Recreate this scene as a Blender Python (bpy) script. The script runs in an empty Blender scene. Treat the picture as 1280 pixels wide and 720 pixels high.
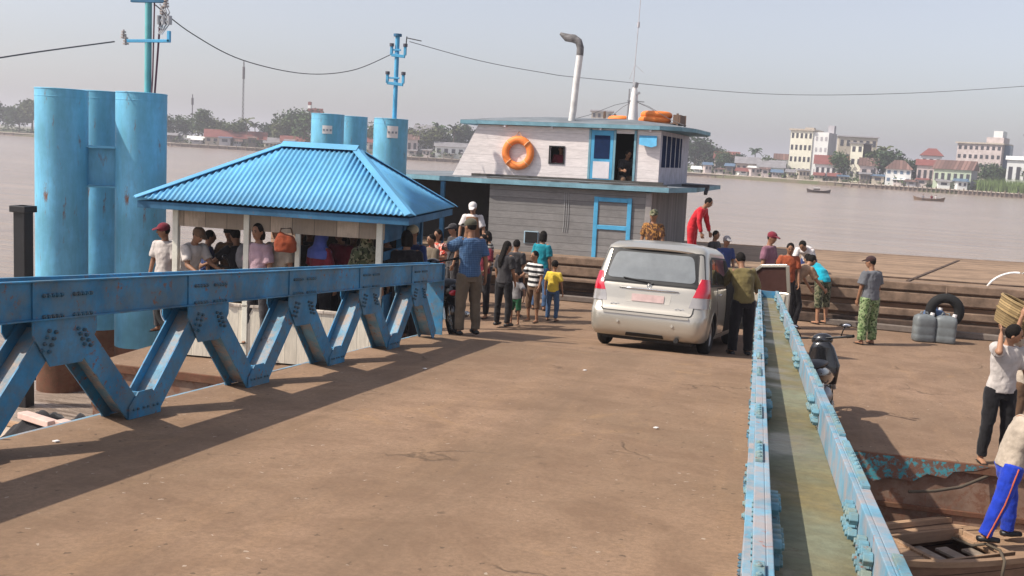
import bpy, math, random
from mathutils import Vector, Matrix, noise
random.seed(7)
R = math.radians
scn = bpy.context.scene
col = scn.collection
# ---------------------------------------------------------------- camera
CAM_Z = 3.25
HAZE = 0.00075
F = 1280.0
PSI, THETA, ROLL = R(13.46), R(7.55), R(3.2)
fwd = Vector((-math.sin(PSI) * math.cos(THETA), math.cos(PSI) * math.cos(THETA), -math.sin(THETA)))
rt0 = Vector((math.cos(PSI), math.sin(PSI), 0))
up0 = rt0.cross(fwd)
rt = rt0 * math.cos(ROLL) + up0 * math.sin(ROLL)
up = rt.cross(fwd)
cam_d = bpy.data.cameras.new('camera')
cam = bpy.data.objects.new('camera', cam_d)
col.objects.link(cam)
cam.matrix_world = Matrix(((rt.x, up.x, -fwd.x, 0), (rt.y, up.y, -fwd.y, 0), (rt.z, up.z, -fwd.z, CAM_Z), (0, 0, 0, 1)))
cam_d.sensor_width = 36
cam_d.lens = 36
cam_d.clip_start = 0.05
cam_d.clip_end = 9000
scn.camera = cam
# ---------------------------------------------------------------- sky, sun, exposure
SUN_AZ = R(27)          # direction the light travels, from +X towards +Y
SUN_EL = R(47.0)
w = bpy.data.worlds.new('World')
scn.world = w
w.use_nodes = True
nt = w.node_tree
nt.nodes.clear()
sky = nt.nodes.new('ShaderNodeTexSky')
sky.sky_type = 'NISHITA'
sky.sun_disc = False
sky.sun_elevation = SUN_EL
sky.sun_rotation = math.atan2(-math.cos(SUN_AZ), -math.sin(SUN_AZ)) % (2 * math.pi)
sky.air_density = 1.0
sky.altitude = 0
sky.dust_density = 2.0
sky.ozone_density = 1.6
hs = nt.nodes.new('ShaderNodeHueSaturation')
hs.inputs['Saturation'].default_value = 0.5
bg = nt.nodes.new('ShaderNodeBackground')
bg.inputs['Strength'].default_value = 0.135
wo = nt.nodes.new('ShaderNodeOutputWorld')
nt.links.new(sky.outputs[0], hs.inputs['Color'])
tn = nt.nodes.new('ShaderNodeMix'); tn.data_type = 'RGBA'; tn.blend_type = 'MULTIPLY'; tn.inputs[0].default_value = 1
tn.inputs[7].default_value = (1.01, .985, 1.02, 1)
nt.links.new(hs.outputs[0], tn.inputs[6])
nt.links.new(tn.outputs[2], bg.inputs['Color'])
nt.links.new(bg.outputs[0], wo.inputs['Surface'])
sd = bpy.data.lights.new('sun', 'SUN')
sd.energy = 4.7
sd.angle = R(0.6)
sd.color = (1.0, 0.93, 0.82)
sun = bpy.data.objects.new('sun', sd)
col.objects.link(sun)
ldir = Vector((math.cos(SUN_AZ) * math.cos(SUN_EL), math.sin(SUN_AZ) * math.cos(SUN_EL), -math.sin(SUN_EL)))
sun.rotation_euler = ldir.to_track_quat('-Z', 'Y').to_euler()
scn.view_settings.view_transform = 'Standard'
scn.view_settings.look = 'None'
scn.view_settings.exposure = 0.3
scn.view_settings.gamma = 1.0
scn.view_settings.use_curve_mapping = False

# ---------------------------------------------------------------- layout helpers (real depths in metres)
def ray(px, py):
    return fwd + rt * ((px - 640) / F) - up * ((py - 360) / F)
def D(px, py, Z):                      # point seen at a photo pixel, Z metres ahead of the camera
    return Vector((0, 0, CAM_Z)) + ray(px, py) * Z
def P(px, py, z=0.0):                  # point seen at a photo pixel lying at height z
    r = ray(px, py)
    return Vector((0, 0, CAM_Z)) + r * ((z - CAM_Z) / r.z)
def G(px, Z, z=0.0):                   # column of the picture, depth and height
    r0 = D(px, 190 + .056 * (px - 640), Z)
    return Vector((r0.x, r0.y, z))

# ---------------------------------------------------------------- object helpers
def link(o):
    col.objects.link(o)
    return o
def tag(o, label=None, cat=None, group=None, kind=None):
    if label: o['label'] = label
    if cat: o['category'] = cat
    if group: o['group'] = group
    if kind: o['kind'] = kind
    return o
def empty(name, loc=(0, 0, 0), rz=0.0, label=None, cat=None, group=None):
    o = bpy.data.objects.new(name, None)
    o.empty_display_size = .2
    o.location = loc
    o.rotation_euler = (0, 0, rz)
    link(o)
    return tag(o, label, cat, group)
KIDS = {}
def setpar(o, p):
    o.parent = p
    KIDS.setdefault(p.name, []).append(o)
def copy_tree(o, parent=None):
    c = o.copy()
    link(c)
    if parent: setpar(c, parent)
    for ch in KIDS.get(o.name, []):
        copy_tree(ch, c)
    return c

def frame_of(t, hint=Vector((1, 0, 0))):
    t = t.normalized()
    a = hint - t * hint.dot(t)
    if a.length < 1e-4:
        a = Vector((0, 1, 0)) - t * t.y
    a.normalize()
    return a, t.cross(a)

class MB:
    def __init__(s):
        s.v = []; s.f = []; s.m = []
    def add(s, vs, fs, m=0):
        o = len(s.v)
        s.v += [tuple(p) for p in vs]
        s.f += [tuple(i + o for i in f) for f in fs]
        s.m += [m] * len(fs)
        return s
    def box(s, x0, x1, y0, y1, z0, z1, m=0, M=None):
        vs = [Vector((x, y, z)) for z in (z0, z1) for y in (y0, y1) for x in (x0, x1)]
        if M is not None: vs = [M @ p for p in vs]
        return s.add(vs, [(0, 2, 3, 1), (4, 5, 7, 6), (0, 1, 5, 4), (2, 6, 7, 3), (0, 4, 6, 2), (1, 3, 7, 5)], m)
    def bar(s, a, b, wd, ht, m=0, hint=Vector((1, 0, 0))):     # rectangular bar from a to b; wd along hint
        a = Vector(a); b = Vector(b)
        u, v = frame_of(b - a, hint)
        vs = [p + u * (i * wd / 2) + v * (j * ht / 2) for p in (a, b) for j in (-1, 1) for i in (-1, 1)]
        return s.add(vs, [(0, 2, 3, 1), (4, 5, 7, 6), (0, 1, 5, 4), (2, 6, 7, 3), (0, 4, 6, 2), (1, 3, 7, 5)], m)
    def tube(s, pts, r, n=8, m=0, cap=True, flat=1.0, hint=Vector((1, 0, 0))):
        pts = [Vector(p) for p in pts]
        if not hasattr(r, '__len__'): r = [r] * len(pts)
        vs = []
        for i, p in enumerate(pts):
            t = (pts[min(i + 1, len(pts) - 1)] - pts[max(i - 1, 0)])
            if t.length < 1e-9: t = Vector((0, 0, 1))
            a, b = frame_of(t, hint)
            for k in range(n):
                an = 2 * math.pi * k / n
                vs.append(p + a * math.cos(an) * r[i] + b * math.sin(an) * r[i] * flat)
        fs = []
        for i in range(len(pts) - 1):
            for k in range(n):
                k2 = (k + 1) % n
                fs.append((i * n + k, i * n + k2, (i + 1) * n + k2, (i + 1) * n + k))
        if cap:
            fs.append(tuple(range(n - 1, -1, -1)))
            fs.append(tuple((len(pts) - 1) * n + k for k in range(n)))
        return s.add(vs, fs, m)
    def capsule(s, a, ra, b, rb, n=10, m=0):
        a = Vector(a); b = Vector(b); t = (b - a)
        L = t.length or 1e-6
        t = t / L
        pts = []; rr = []
        for k in (85, 60, 30):
            pts.append(a - t * ra * math.sin(R(k))); rr.append(ra * math.cos(R(k)))
        pts += [a, a.lerp(b, .5), b]; rr += [ra, (ra + rb) / 2, rb]
        for k in (30, 60, 85):
            pts.append(b + t * rb * math.sin(R(k))); rr.append(rb * math.cos(R(k)))
        return s.tube(pts, rr, n, m)
    def sweep(s, secs, hint=Vector((1, 0, 0)), n=16, m=0):     # secs: (centre, rx, ry)
        vs = []
        for i, (c, rx, ry) in enumerate(secs):
            t = secs[min(i + 1, len(secs) - 1)][0] - secs[max(i - 1, 0)][0]
            a, b = frame_of(t, hint)
            for k in range(n):
                an = 2 * math.pi * k / n
                vs.append(c + a * math.cos(an) * rx + b * math.sin(an) * ry)
        fs = []
        for i in range(len(secs) - 1):
            for k in range(n):
                k2 = (k + 1) % n
                fs.append((i * n + k, i * n + k2, (i + 1) * n + k2, (i + 1) * n + k))
        fs.append(tuple(range(n - 1, -1, -1)))
        fs.append(tuple((len(secs) - 1) * n + k for k in range(n)))
        return s.add(vs, fs, m)
    def ell(s, c, rad, M=None, n=14, m=0):
        c = Vector(c); rows = n // 2 + 1
        vs = []
        for i in range(1, rows - 1):
            th = math.pi * i / (rows - 1)
            for k in range(n):
                ph = 2 * math.pi * k / n
                vs.append(Vector((rad[0] * math.sin(th) * math.cos(ph), rad[1] * math.sin(th) * math.sin(ph), rad[2] * math.cos(th))))
        vs.append(Vector((0, 0, rad[2]))); vs.append(Vector((0, 0, -rad[2])))
        if M is not None: vs = [M @ v for v in vs]
        vs = [v + c for v in vs]
        R_ = rows - 2
        fs = []
        for i in range(R_ - 1):
            for k in range(n):
                k2 = (k + 1) % n
                fs.append((i * n + k, (i + 1) * n + k, (i + 1) * n + k2, i * n + k2))
        for k in range(n):
            k2 = (k + 1) % n
            fs.append((R_ * n, k, k2))
            fs.append((R_ * n + 1, (R_ - 1) * n + k2, (R_ - 1) * n + k))
        return s.add(vs, fs, m)
    def torus(s, c, axis, R0, r0, n=28, k=10, m=0, flat=1.0):
        axis = Vector(axis).normalized()
        a, b = frame_of(axis, Vector((0, 0, 1)) if abs(axis.z) < .9 else Vector((1, 0, 0)))
        c = Vector(c); vs = []; fs = []
        for i in range(n):
            an = 2 * math.pi * i / n
            d = a * math.cos(an) + b * math.sin(an)
            for j in range(k):
                bn = 2 * math.pi * j / k
                vs.append(c + d * (R0 + r0 * math.cos(bn)) + axis * r0 * flat * math.sin(bn))
        for i in range(n):
            for j in range(k):
                i2 = (i + 1) % n; j2 = (j + 1) % k
                fs.append((i * k + j, i2 * k + j, i2 * k + j2, i * k + j2))
        return s.add(vs, fs, m)
    def poly(s, pts, th, axis, m=0):                            # polygon extruded by th along axis (centred)
        axis = Vector(axis).normalized() * th / 2
        pts = [Vector(p) for p in pts]; n = len(pts)
        vs = [p - axis for p in pts] + [p + axis for p in pts]
        fs = [tuple(range(n - 1, -1, -1)), tuple(range(n, 2 * n))]
        fs += [(i, (i + 1) % n, n + (i + 1) % n, n + i) for i in range(n)]
        return s.add(vs, fs, m)
    def build(s, name, mats, parent=None, smooth=False, bevel=0, loc=None, seg=2, angle=None):
        me = bpy.data.meshes.new(name)
        me.from_pydata(s.v, [], s.f)
        if not isinstance(mats, (list, tuple)): mats = [mats]
        for mt in mats: me.materials.append(mt)
        if len(mats) > 1:
            me.polygons.foreach_set('material_index', s.m)
        if smooth:
            me.polygons.foreach_set('use_smooth', [True] * len(me.polygons))
            if angle:
                try: me.set_sharp_from_angle(angle=R(angle))
                except Exception: pass
        me.update()
        o = bpy.data.objects.new(name, me)
        link(o)
        if parent is not None: setpar(o, parent)
        if loc is not None: o.location = loc
        if bevel:
            b = o.modifiers.new('bevel', 'BEVEL')
            b.width = bevel; b.segments = seg; b.limit_method = 'ANGLE'; b.angle_limit = R(40)
        return o

# ---------------------------------------------------------------- materials
MATS = {}
def new_mat(name):
    m = bpy.data.materials.new(name)
    m.use_nodes = True
    n = m.node_tree
    b = n.nodes['Principled BSDF']
    return m, n, b
def coords(n, scale=(1, 1, 1), kind='Object'):
    tc = n.nodes.new('ShaderNodeTexCoord')
    mp = n.nodes.new('ShaderNodeMapping')
    mp.inputs['Scale'].default_value = scale
    n.links.new(tc.outputs[kind], mp.inputs[0])
    return mp.outputs[0]
def noise_n(n, vec, scale, detail=5, rough=.6, dist=0.0):
    t = n.nodes.new('ShaderNodeTexNoise')
    t.inputs['Scale'].default_value = scale
    t.inputs['Detail'].default_value = detail
    t.inputs['Roughness'].default_value = rough
    t.inputs['Distortion'].default_value = dist
    n.links.new(vec, t.inputs['Vector'])
    return t.outputs['Fac']
def ramp(n, fac, stops, interp='LINEAR'):
    r = n.nodes.new('ShaderNodeValToRGB')
    r.color_ramp.interpolation = interp
    el = r.color_ramp.elements
    while len(el) > 1: el.remove(el[-1])
    for i, (p, c) in enumerate(stops):
        e = el[0] if i == 0 else el.new(p)
        e.position = p
        e.color = (c[0], c[1], c[2], 1) if hasattr(c, '__len__') else (c, c, c, 1)
    n.links.new(fac, r.inputs[0])
    return r.outputs[0]
def mix(n, fac, a, b, mode='MIX'):
    m = n.nodes.new('ShaderNodeMix')
    m.data_type = 'RGBA'; m.blend_type = mode
    for sock, val in ((m.inputs[0], fac), (m.inputs[6], a), (m.inputs[7], b)):
        if isinstance(val, bpy.types.NodeSocket): n.links.new(val, sock)
        elif hasattr(val, '__len__'): sock.default_value = (val[0], val[1], val[2], 1)
        else: sock.default_value = val
    return m.outputs[2]
def bump(n, b, h, strength=.3, dist=.01):
    bp = n.nodes.new('ShaderNodeBump')
    bp.inputs['Strength'].default_value = strength
    bp.inputs['Distance'].default_value = dist
    n.links.new(h, bp.inputs['Height'])
    n.links.new(bp.outputs[0], b.inputs['Normal'])
def math_n(n, op, a, b=0.0):
    m = n.nodes.new('ShaderNodeMath'); m.operation = op
    for s_, v_ in ((m.inputs[0], a), (m.inputs[1], b)):
        if isinstance(v_, bpy.types.NodeSocket): n.links.new(v_, s_)
        else: s_.default_value = v_
    return m.outputs[0]
def dark(c, k): return tuple(x * k for x in c)

def painted(name, base, rust=.25, scale=3.0, rough=.5, rustcol=(.13, .06, .035), vary=.25, grime=None, streak=False, spec=.4, world=False):
    """weathered paint: faded patches, rust blisters, dirt"""
    if name in MATS: return MATS[name]
    m, n, b = new_mat(name)
    v = coords(n, (1, 1, .25 if streak else 1))
    v1 = coords(n)
    big = noise_n(n, v1, scale * .6, 4)
    fine = noise_n(n, v, scale * 6, 8, .7, .3)
    c = mix(n, ramp(n, big, [(.3, 0), (.7, 1)]), dark(base, 1 - vary), tuple(min(1, x * (1 + vary * .7) + .02 * vary) for x in base))
    c = mix(n, ramp(n, noise_n(n, v, scale * 14, 6, .75), [(.45, 0), (.8, .35)]), c, dark(base, .45))
    if grime:
        c = mix(n, ramp(n, noise_n(n, v, scale * 1.7, 7, .7), [(.42, 0), (.62, grime[3])]), c, grime[:3])
    rf = ramp(n, fine, [(.66 - rust * .3, 0), (.70 - rust * .3 + .04, 1)])
    if rust < .45:
        rf = math_n(n, 'MULTIPLY', rf, ramp(n, noise_n(n, v1, scale * .45, 4, .7), [(.46, 0), (.56, 1)]))
    scr = ramp(n, noise_n(n, coords(n, (1, 1, .12)), scale * 8, 5, .7), [(.60, 0), (.72, .30)])
    c = mix(n, math_n(n, 'MULTIPLY', scr, ramp(n, noise_n(n, v1, scale * .8, 3), [(.45, 0), (.6, 1)])), c, rustcol)
    c = mix(n, rf, c, mix(n, noise_n(n, v1, scale * 25, 3), rustcol, dark(rustcol, 2.2)))
    n.links.new(c, b.inputs['Base Color'])
    n.links.new(ramp(n, fine, [(.3, rough), (.8, min(1, rough + .3))]), b.inputs['Roughness'])
    b.inputs['Specular IOR Level'].default_value = spec
    bump(n, b, fine, .35, .004)
    MATS[name] = m
    return m
def simple(name, base, rough=.7, metal=0.0, vary=.15, scale=8, bumps=.15, spec=.4, coat=0):
    if name in MATS: return MATS[name]
    m, n, b = new_mat(name)
    v = coords(n)
    f = noise_n(n, v, scale, 5, .65)
    n.links.new(mix(n, ramp(n, f, [(.3, 0), (.7, 1)]), dark(base, 1 - vary), tuple(min(1, x * (1 + vary)) for x in base)), b.inputs['Base Color'])
    b.inputs['Roughness'].default_value = rough
    b.inputs['Metallic'].default_value = metal
    b.inputs['Specular IOR Level'].default_value = spec
    b.inputs['Coat Weight'].default_value = coat
    if bumps: bump(n, b, noise_n(n, v, scale * 4, 4), bumps, .005)
    MATS[name] = m
    return m
def cloth(name, base, pattern=None, c2=(.8, .8, .8), scale=10):
    if name in MATS: return MATS[name]
    m, n, b = new_mat(name)
    v = coords(n)
    f = noise_n(n, v, 6, 4)
    c = mix(n, ramp(n, f, [(.3, 0), (.7, 1)]), dark(base, .72), tuple(min(1, x * 1.15) for x in base))
    if pattern in ('stripe', 'plaid', 'band', 'vstripe'):
        sx = n.nodes.new('ShaderNodeSeparateXYZ'); n.links.new(v, sx.inputs[0])
        def wv(sock, sc, th):
            s_ = math_n(n, 'SINE', math_n(n, 'MULTIPLY', sock, sc))
            return math_n(n, 'GREATER_THAN', s_, th)
        if pattern == 'stripe': c = mix(n, wv(sx.outputs[2], scale, .0), c, c2)
        if pattern == 'vstripe': c = mix(n, wv(sx.outputs[0], scale, .4), c, c2)
        if pattern == 'plaid':
            c = mix(n, math_n(n, 'MULTIPLY', wv(sx.outputs[2], scale, .55), .55), c, c2)
            c = mix(n, math_n(n, 'MULTIPLY', wv(sx.outputs[0], scale, .55), .45), c, c2)
    if pattern == 'blotch':
        g = noise_n(n, v, scale, 2, .4)
        c = mix(n, ramp(n, g, [(.46, 0), (.5, 1)], 'LINEAR'), c, c2)
        g2 = noise_n(n, coords(n, (1.3, 1.3, 1.3)), scale * 1.4, 2, .4)
        c = mix(n, ramp(n, g2, [(.56, 0), (.6, 1)]), c, dark(base, .25))
    n.links.new(c, b.inputs['Base Color'])
    b.inputs['Roughness'].default_value = .92
    b.inputs['Specular IOR Level'].default_value = .15
    b.inputs['Sheen Weight'].default_value = .15
    bump(n, b, noise_n(n, coords(n, (1, 1, .5)), 14, 5, .6, .6), .5, .02)
    MATS[name] = m
    return m
def planks(name, base, pitch=.18, axis=2, vary=.3, rough=.8, gap=.06, along=0, grime=.5, gdark=.3):
    """sawn boards; gaps across `axis`, grain along `along`"""
    if name in MATS: return MATS[name]
    m, n, b = new_mat(name)
    v = coords(n)
    sx = n.nodes.new('ShaderNodeSeparateXYZ'); n.links.new(v, sx.inputs[0])
    q = math_n(n, 'DIVIDE', sx.outputs[axis], pitch)
    fr = math_n(n, 'FRACT', q)
    gapm = math_n(n, 'ADD', math_n(n, 'LESS_THAN', fr, gap), math_n(n, 'GREATER_THAN', fr, 1 - gap * .5))
    wn = n.nodes.new('ShaderNodeTexWhiteNoise'); wn.noise_dimensions = '1D'
    n.links.new(math_n(n, 'FLOOR', q), wn.inputs['W'])
    sc = [9, 9, 9]; sc[along] = 1.0
    grain = noise_n(n, coords(n, tuple(sc)), 4, 7, .7)
    blot = noise_n(n, v, 1.8, 6, .7)
    c = mix(n, wn.outputs['Value'], dark(base, 1 - vary), tuple(min(1, x * (1 + vary)) for x in base))
    c = mix(n, ramp(n, grain, [(.35, 0), (.75, .6)]), c, dark(base, .45))
    c = mix(n, ramp(n, blot, [(.45, 0), (.7, grime)]), c, dark(base, .4))
    c = mix(n, gapm, c, dark(base, gdark))
    n.links.new(c, b.inputs['Base Color'])
    b.inputs['Roughness'].default_value = rough
    b.inputs['Specular IOR Level'].default_value = .25
    h = math_n(n, 'SUBTRACT', grain, math_n(n, 'MULTIPLY', gapm, 2.0))
    bump(n, b, h, .5, .006)
    MATS[name] = m
    return m

def deck_mat(name, base=(.285, .184, .114), k=1.0, tracks=False):
    m, n, b = new_mat(name)
    v = coords(n)
    big = noise_n(n, v, .35, 5, .6, .4)
    med = noise_n(n, v, 1.6, 8, .7, .5)
    fine = noise_n(n, v, 32, 6, .85)
    stretch = noise_n(n, coords(n, (3.0, .35, 1)), 1.2, 6, .7)
    c = mix(n, ramp(n, big, [(.35, 0), (.65, 1)]), dark(base, .78), (base[0] * 1.14, base[1] * 1.12, base[2] * 1.15))
    c = mix(n, ramp(n, med, [(.42, 0), (.62, .75)]), c, (base[0] * .66, base[1] * .62, base[2] * .62))
    c = mix(n, ramp(n, stretch, [(.5, 0), (.75, .5)]), c, (base[0] * 1.25, base[1] * 1.2, base[2] * 1.1))
    c = mix(n, ramp(n, noise_n(n, v, 7, 6, .8, .2), [(.58, 0), (.70, .7)]), c, dark(base, .45))
    c = mix(n, ramp(n, fine, [(.38, .55), (.60, 0)]), c, dark(base, .5))
    # sandy drifts
    c = mix(n, ramp(n, noise_n(n, v, .8, 6, .75, 1.0), [(.6, 0), (.78, .6)]), c, (base[0] * 1.35, base[1] * 1.25, base[2] * .95))
    sp = n.nodes.new('ShaderNodeTexVoronoi'); sp.inputs['Scale'].default_value = 17.0
    dn_ = n.nodes.new('ShaderNodeTexNoise'); dn_.inputs['Scale'].default_value = 30; n.links.new(v, dn_.inputs['Vector'])
    dm_ = n.nodes.new('ShaderNodeVectorMath'); dm_.operation = 'MULTIPLY_ADD'; n.links.new(dn_.outputs['Color'], dm_.inputs[0]); dm_.inputs[1].default_value = (.06, .06, .0); n.links.new(v, dm_.inputs[2])
    n.links.new(dm_.outputs[0], sp.inputs['Vector'])
    rs_ = n.nodes.new('ShaderNodeSeparateColor'); n.links.new(sp.outputs['Color'], rs_.inputs[0])
    spk = math_n(n, 'MULTIPLY', math_n(n, 'LESS_THAN', sp.outputs['Distance'], .14), math_n(n, 'GREATER_THAN', rs_.outputs[0], .86))
    c = mix(n, math_n(n, 'MULTIPLY', spk, .55), c, (.50, .42, .34))
    spd = math_n(n, 'MULTIPLY', math_n(n, 'LESS_THAN', sp.outputs['Distance'], .2), math_n(n, 'LESS_THAN', rs_.outputs[0], .10))
    c = mix(n, math_n(n, 'MULTIPLY', spd, .6), c, (.05, .035, .025))
    # cracks
    vo = n.nodes.new('ShaderNodeTexVoronoi'); vo.feature = 'DISTANCE_TO_EDGE'; vo.inputs['Scale'].default_value = .42
    dv = n.nodes.new('ShaderNodeTexNoise'); dv.inputs['Scale'].default_value = 2.2; dv.inputs['Detail'].default_value = 7
    n.links.new(v, dv.inputs['Vector'])
    vm = n.nodes.new('ShaderNodeVectorMath'); vm.operation = 'MULTIPLY_ADD'
    n.links.new(dv.outputs['Color'], vm.inputs[0]); vm.inputs[1].default_value = (.7, .7, .7)
    n.links.new(v, vm.inputs[2]); n.links.new(vm.outputs[0], vo.inputs['Vector'])
    cr = ramp(n, vo.outputs['Distance'], [(0, 1), (.010, 0)])
    brk = ramp(n, noise_n(n, v, .9, 4), [(.54, 0), (.62, 1)])
    crf = math_n(n, 'MULTIPLY', math_n(n, 'MULTIPLY', cr, brk), .75)
    c = mix(n, crf, c, dark(base, .28))
    sxy = n.nodes.new('ShaderNodeSeparateXYZ'); n.links.new(v, sxy.inputs[0])
    if tracks:
        for tx in (-3.05, -1.45):
            dist = math_n(n, 'ABSOLUTE', math_n(n, 'ADD', math_n(n, 'SUBTRACT', sxy.outputs[0], tx), math_n(n, 'MULTIPLY', noise_n(n, coords(n, (.3, .25, 1)), 1.0, 3), .35)))
            tm = math_n(n, 'MULTIPLY', ramp(n, dist, [(.05, .55), (.42, 0)]), ramp(n, noise_n(n, coords(n, (6, .4, 1)), 1.5, 6, .7), [(.35, .2), (.65, 1)]))
            c = mix(n, tm, c, dark(base, .55))
    n.links.new(c, b.inputs['Base Color'])
    n.links.new(ramp(n, med, [(.3, .78), (.7, .95)]), b.inputs['Roughness'])
    b.inputs['Specular IOR Level'].default_value = .3
    h = math_n(n, 'SUBTRACT', math_n(n, 'ADD', math_n(n, 'MULTIPLY', fine, .35), med), math_n(n, 'MULTIPLY', crf, 1.2))
    bump(n, b, h, .55, .012)
    return m

BLUE = (.085, .33, .56)
M_truss = painted('truss_paint', (.036, .225, .42), rust=.36, scale=3.2, vary=.5, grime=(.13, .17, .17, .6), rough=.5)
M_truss2 = painted('truss_paint_worn', (.14, .31, .42), rust=.24, scale=5, vary=.35, grime=(.36, .28, .25, .8), rough=.6, rustcol=(.20, .09, .07))
M_web = painted('web_lit_worn', (.16, .33, .45), rust=.3, scale=3, vary=.4, grime=(.40, .30, .24, .95), rough=.7)  # paler than the flanges: sunlit webs painted in, plus tan grime and rust
M_bolt = painted('bolt_paint', (.05, .17, .26), rust=.35, scale=9, vary=.3, grime=(.12, .10, .07, .7))
M_bolt_pale = painted('bolt_paint_pale', (.13, .29, .37), rust=.3, scale=9, vary=.35, grime=(.25, .24, .14, .6))
M_pile = painted('pile_paint', (.15, .45, .66), rust=.24, scale=1.5, vary=.38, streak=True, rough=.42, grime=(.10, .30, .36, .5))
M_roof = painted('roof_paint', (.12, .39, .66), rust=.16, scale=1.8, vary=.22, rough=.5, streak=True, grime=(.12, .33, .48, .6), rustcol=(.12, .16, .18))
M_blue = painted('blue_gloss', (.075, .36, .60), rust=.14, scale=4, vary=.25, rough=.45)
M_bluedark = painted('blue_dull_shaded', (.032, .14, .26), rust=.2, scale=4, vary=.35, rough=.6)  # dull blue parts; darkened further to paint in the fascia's shadow
M_rust = painted('rusty_steel', (.17, .085, .05), rust=.6, scale=2.2, vary=.5, rough=.85, rustcol=(.09, .04, .025), spec=.2)
M_white = painted('white_paint', (.74, .70, .68), rust=.07, scale=4, vary=.1, rough=.55, rustcol=(.3, .2, .14))
M_black = simple('black_plastic', (.014, .014, .016), .45)
M_rubber = simple('black_rubber', (.010, .010, .010), .85)
M_dark = simple('unlit_interior', (.012, .011, .011), .9, bumps=0)  # near-black colour painting the shade inside openings
M_steel = simple('grey_steel', (.35, .35, .36), .4, .7)
# ================================================================= WATER, BANK
m, n, b = new_mat('river_water')
v = coords(n, (1, 1, 1))
cw = mix(n, ramp(n, noise_n(n, coords(n, (.02, .06, 1)), 1.0, 5, .6), [(.3, 0), (.7, 1)]), (.285, .22, .17), (.345, .27, .215))
cw = mix(n, ramp(n, noise_n(n, coords(n, (.05, .55, 1)), 1.0, 6, .65, .3), [(.42, 0), (.62, .55)]), cw, (.22, .17, .145))
n.links.new(cw, b.inputs['Base Color'])
b.inputs['Roughness'].default_value = .22
b.inputs['Specular IOR Level'].default_value = .55
h1 = math_n(n, 'ADD', noise_n(n, coords(n, (.5, 1.6, 1)), .55, 8, .68, .4), math_n(n, 'MULTIPLY', noise_n(n, coords(n, (.08, .4, 1)), 1.0, 4, .6, .4), 3.0))
bump(n, b, h1, .55, .5)
M_water = m
W_Z = -1.1
o = MB().add([(-3000, -150, W_Z), (3000, -150, W_Z), (3000, 3200, W_Z), (-3000, 3200, W_Z)], [(0, 1, 2, 3)]).build('water', M_water)
tag(o, kind='structure')

BANK = [(-900, 470), (-450, 445), (-200, 430), (0, 398), (220, 345), (500, 330), (870, 322), (1080, 278), (1270, 253), (1500, 235), (1900, 215), (2600, 200)]
def bankZ(px):
    for (a, za), (c, zc) in zip(BANK, BANK[1:]):
        if a <= px <= c: return za + (zc - za) * (px - a) / (c - a)
    return 300
def BK(px, back=0.0, z=0.0):
    return G(px, bankZ(px) + back, z)
m, n, b = new_mat('bank_earth')
v = coords(n)
n.links.new(mix(n, ramp(n, noise_n(n, v, .15, 6), [(.4, 0), (.6, 1)]), (.16, .13, .085), (.10, .12, .045)), b.inputs['Base Color'])
b.inputs['Roughness'].default_value = .95
M_bank = m
mb = MB(); vs = []; fs = []
for px, Z in BANK:
    a = G(px, Z, 0); bk = G(px, Z + 26, 0)
    far = a.normalized() * 2500
    vs += [(a.x, a.y, -1.4), (a.x, a.y, -.2), (bk.x, bk.y, .9), (far.x, far.y, 1.0)]
for i in range(len(BANK) - 1):
    for k in range(3): fs.append((i * 4 + k, i * 4 + 4 + k, i * 4 + 5 + k, i * 4 + 1 + k))
tag(mb.add(vs, fs).build('river_bank', M_bank), kind='structure')

# ================================================================= BRIDGE (movable ramp with two side trusses)
def dz(y):                         # top of the ramp deck
    return 1.75 - .079 * y
M_deck = deck_mat('deck_dirt', tracks=True)
M_deck2 = deck_mat('pontoon_dirt', (.275, .180, .116))
Y0, Y1 = -5.0, 13.15
br = empty('ramp_bridge', (0, 0, 0), 0, 'brown dirt covered movable bridge with blue riveted side trusses sloping down to the pontoon', 'bridge')
mb = MB(); NS = 40; XS = 12; xs0, xs1 = -4.38, .34
vs = []; fs = []
for i in range(NS + 1):
    y = Y0 + (Y1 - Y0) * i / NS
    for j in range(XS + 1):
        x = xs0 + (xs1 - xs0) * j / XS
        vs.append((x, y, dz(y) + .008 * noise.noise((x * .8, y * .6, 0))))
for i in range(NS):
    for j in range(XS):
        a = i * (XS + 1) + j
        fs.append((a, a + 1, a + XS + 2, a + XS + 1))
mb.add(vs, fs)
mb.build('deck', M_deck, br)
# steel underframe of the deck: edge beams and cross beams
mb = MB()
for x in (-4.40, .36):
    mb.bar((x, Y0, dz(Y0) - .14), (x, Y1, dz(Y1) - .14), .03, .24)
for x in (-3.4, -2.3, -1.1):
    mb.bar((x, Y0, dz(Y0) - .17), (x, Y1, dz(Y1) - .17), .14, .26)
mb.bar((-2.02, Y0, dz(Y0) - .03), (-2.02, Y1, dz(Y1) - .03), 4.7, .03)
y = Y0 + .5
while y < Y1:
    mb.bar((-4.38, y, dz(y) - .19), (.33, y, dz(y) - .19), .12, .24, hint=Vector((0, 1, 0))); y += 1.69
mb.build('underframe', M_truss, br)
# pale edge strip
mb = MB()
mb.bar((-4.40, Y0, dz(Y0) - .005), (-4.40, Y1, dz(Y1) - .005), .03, .012)
mb.build('edge_strip', M_truss2, br)
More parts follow.
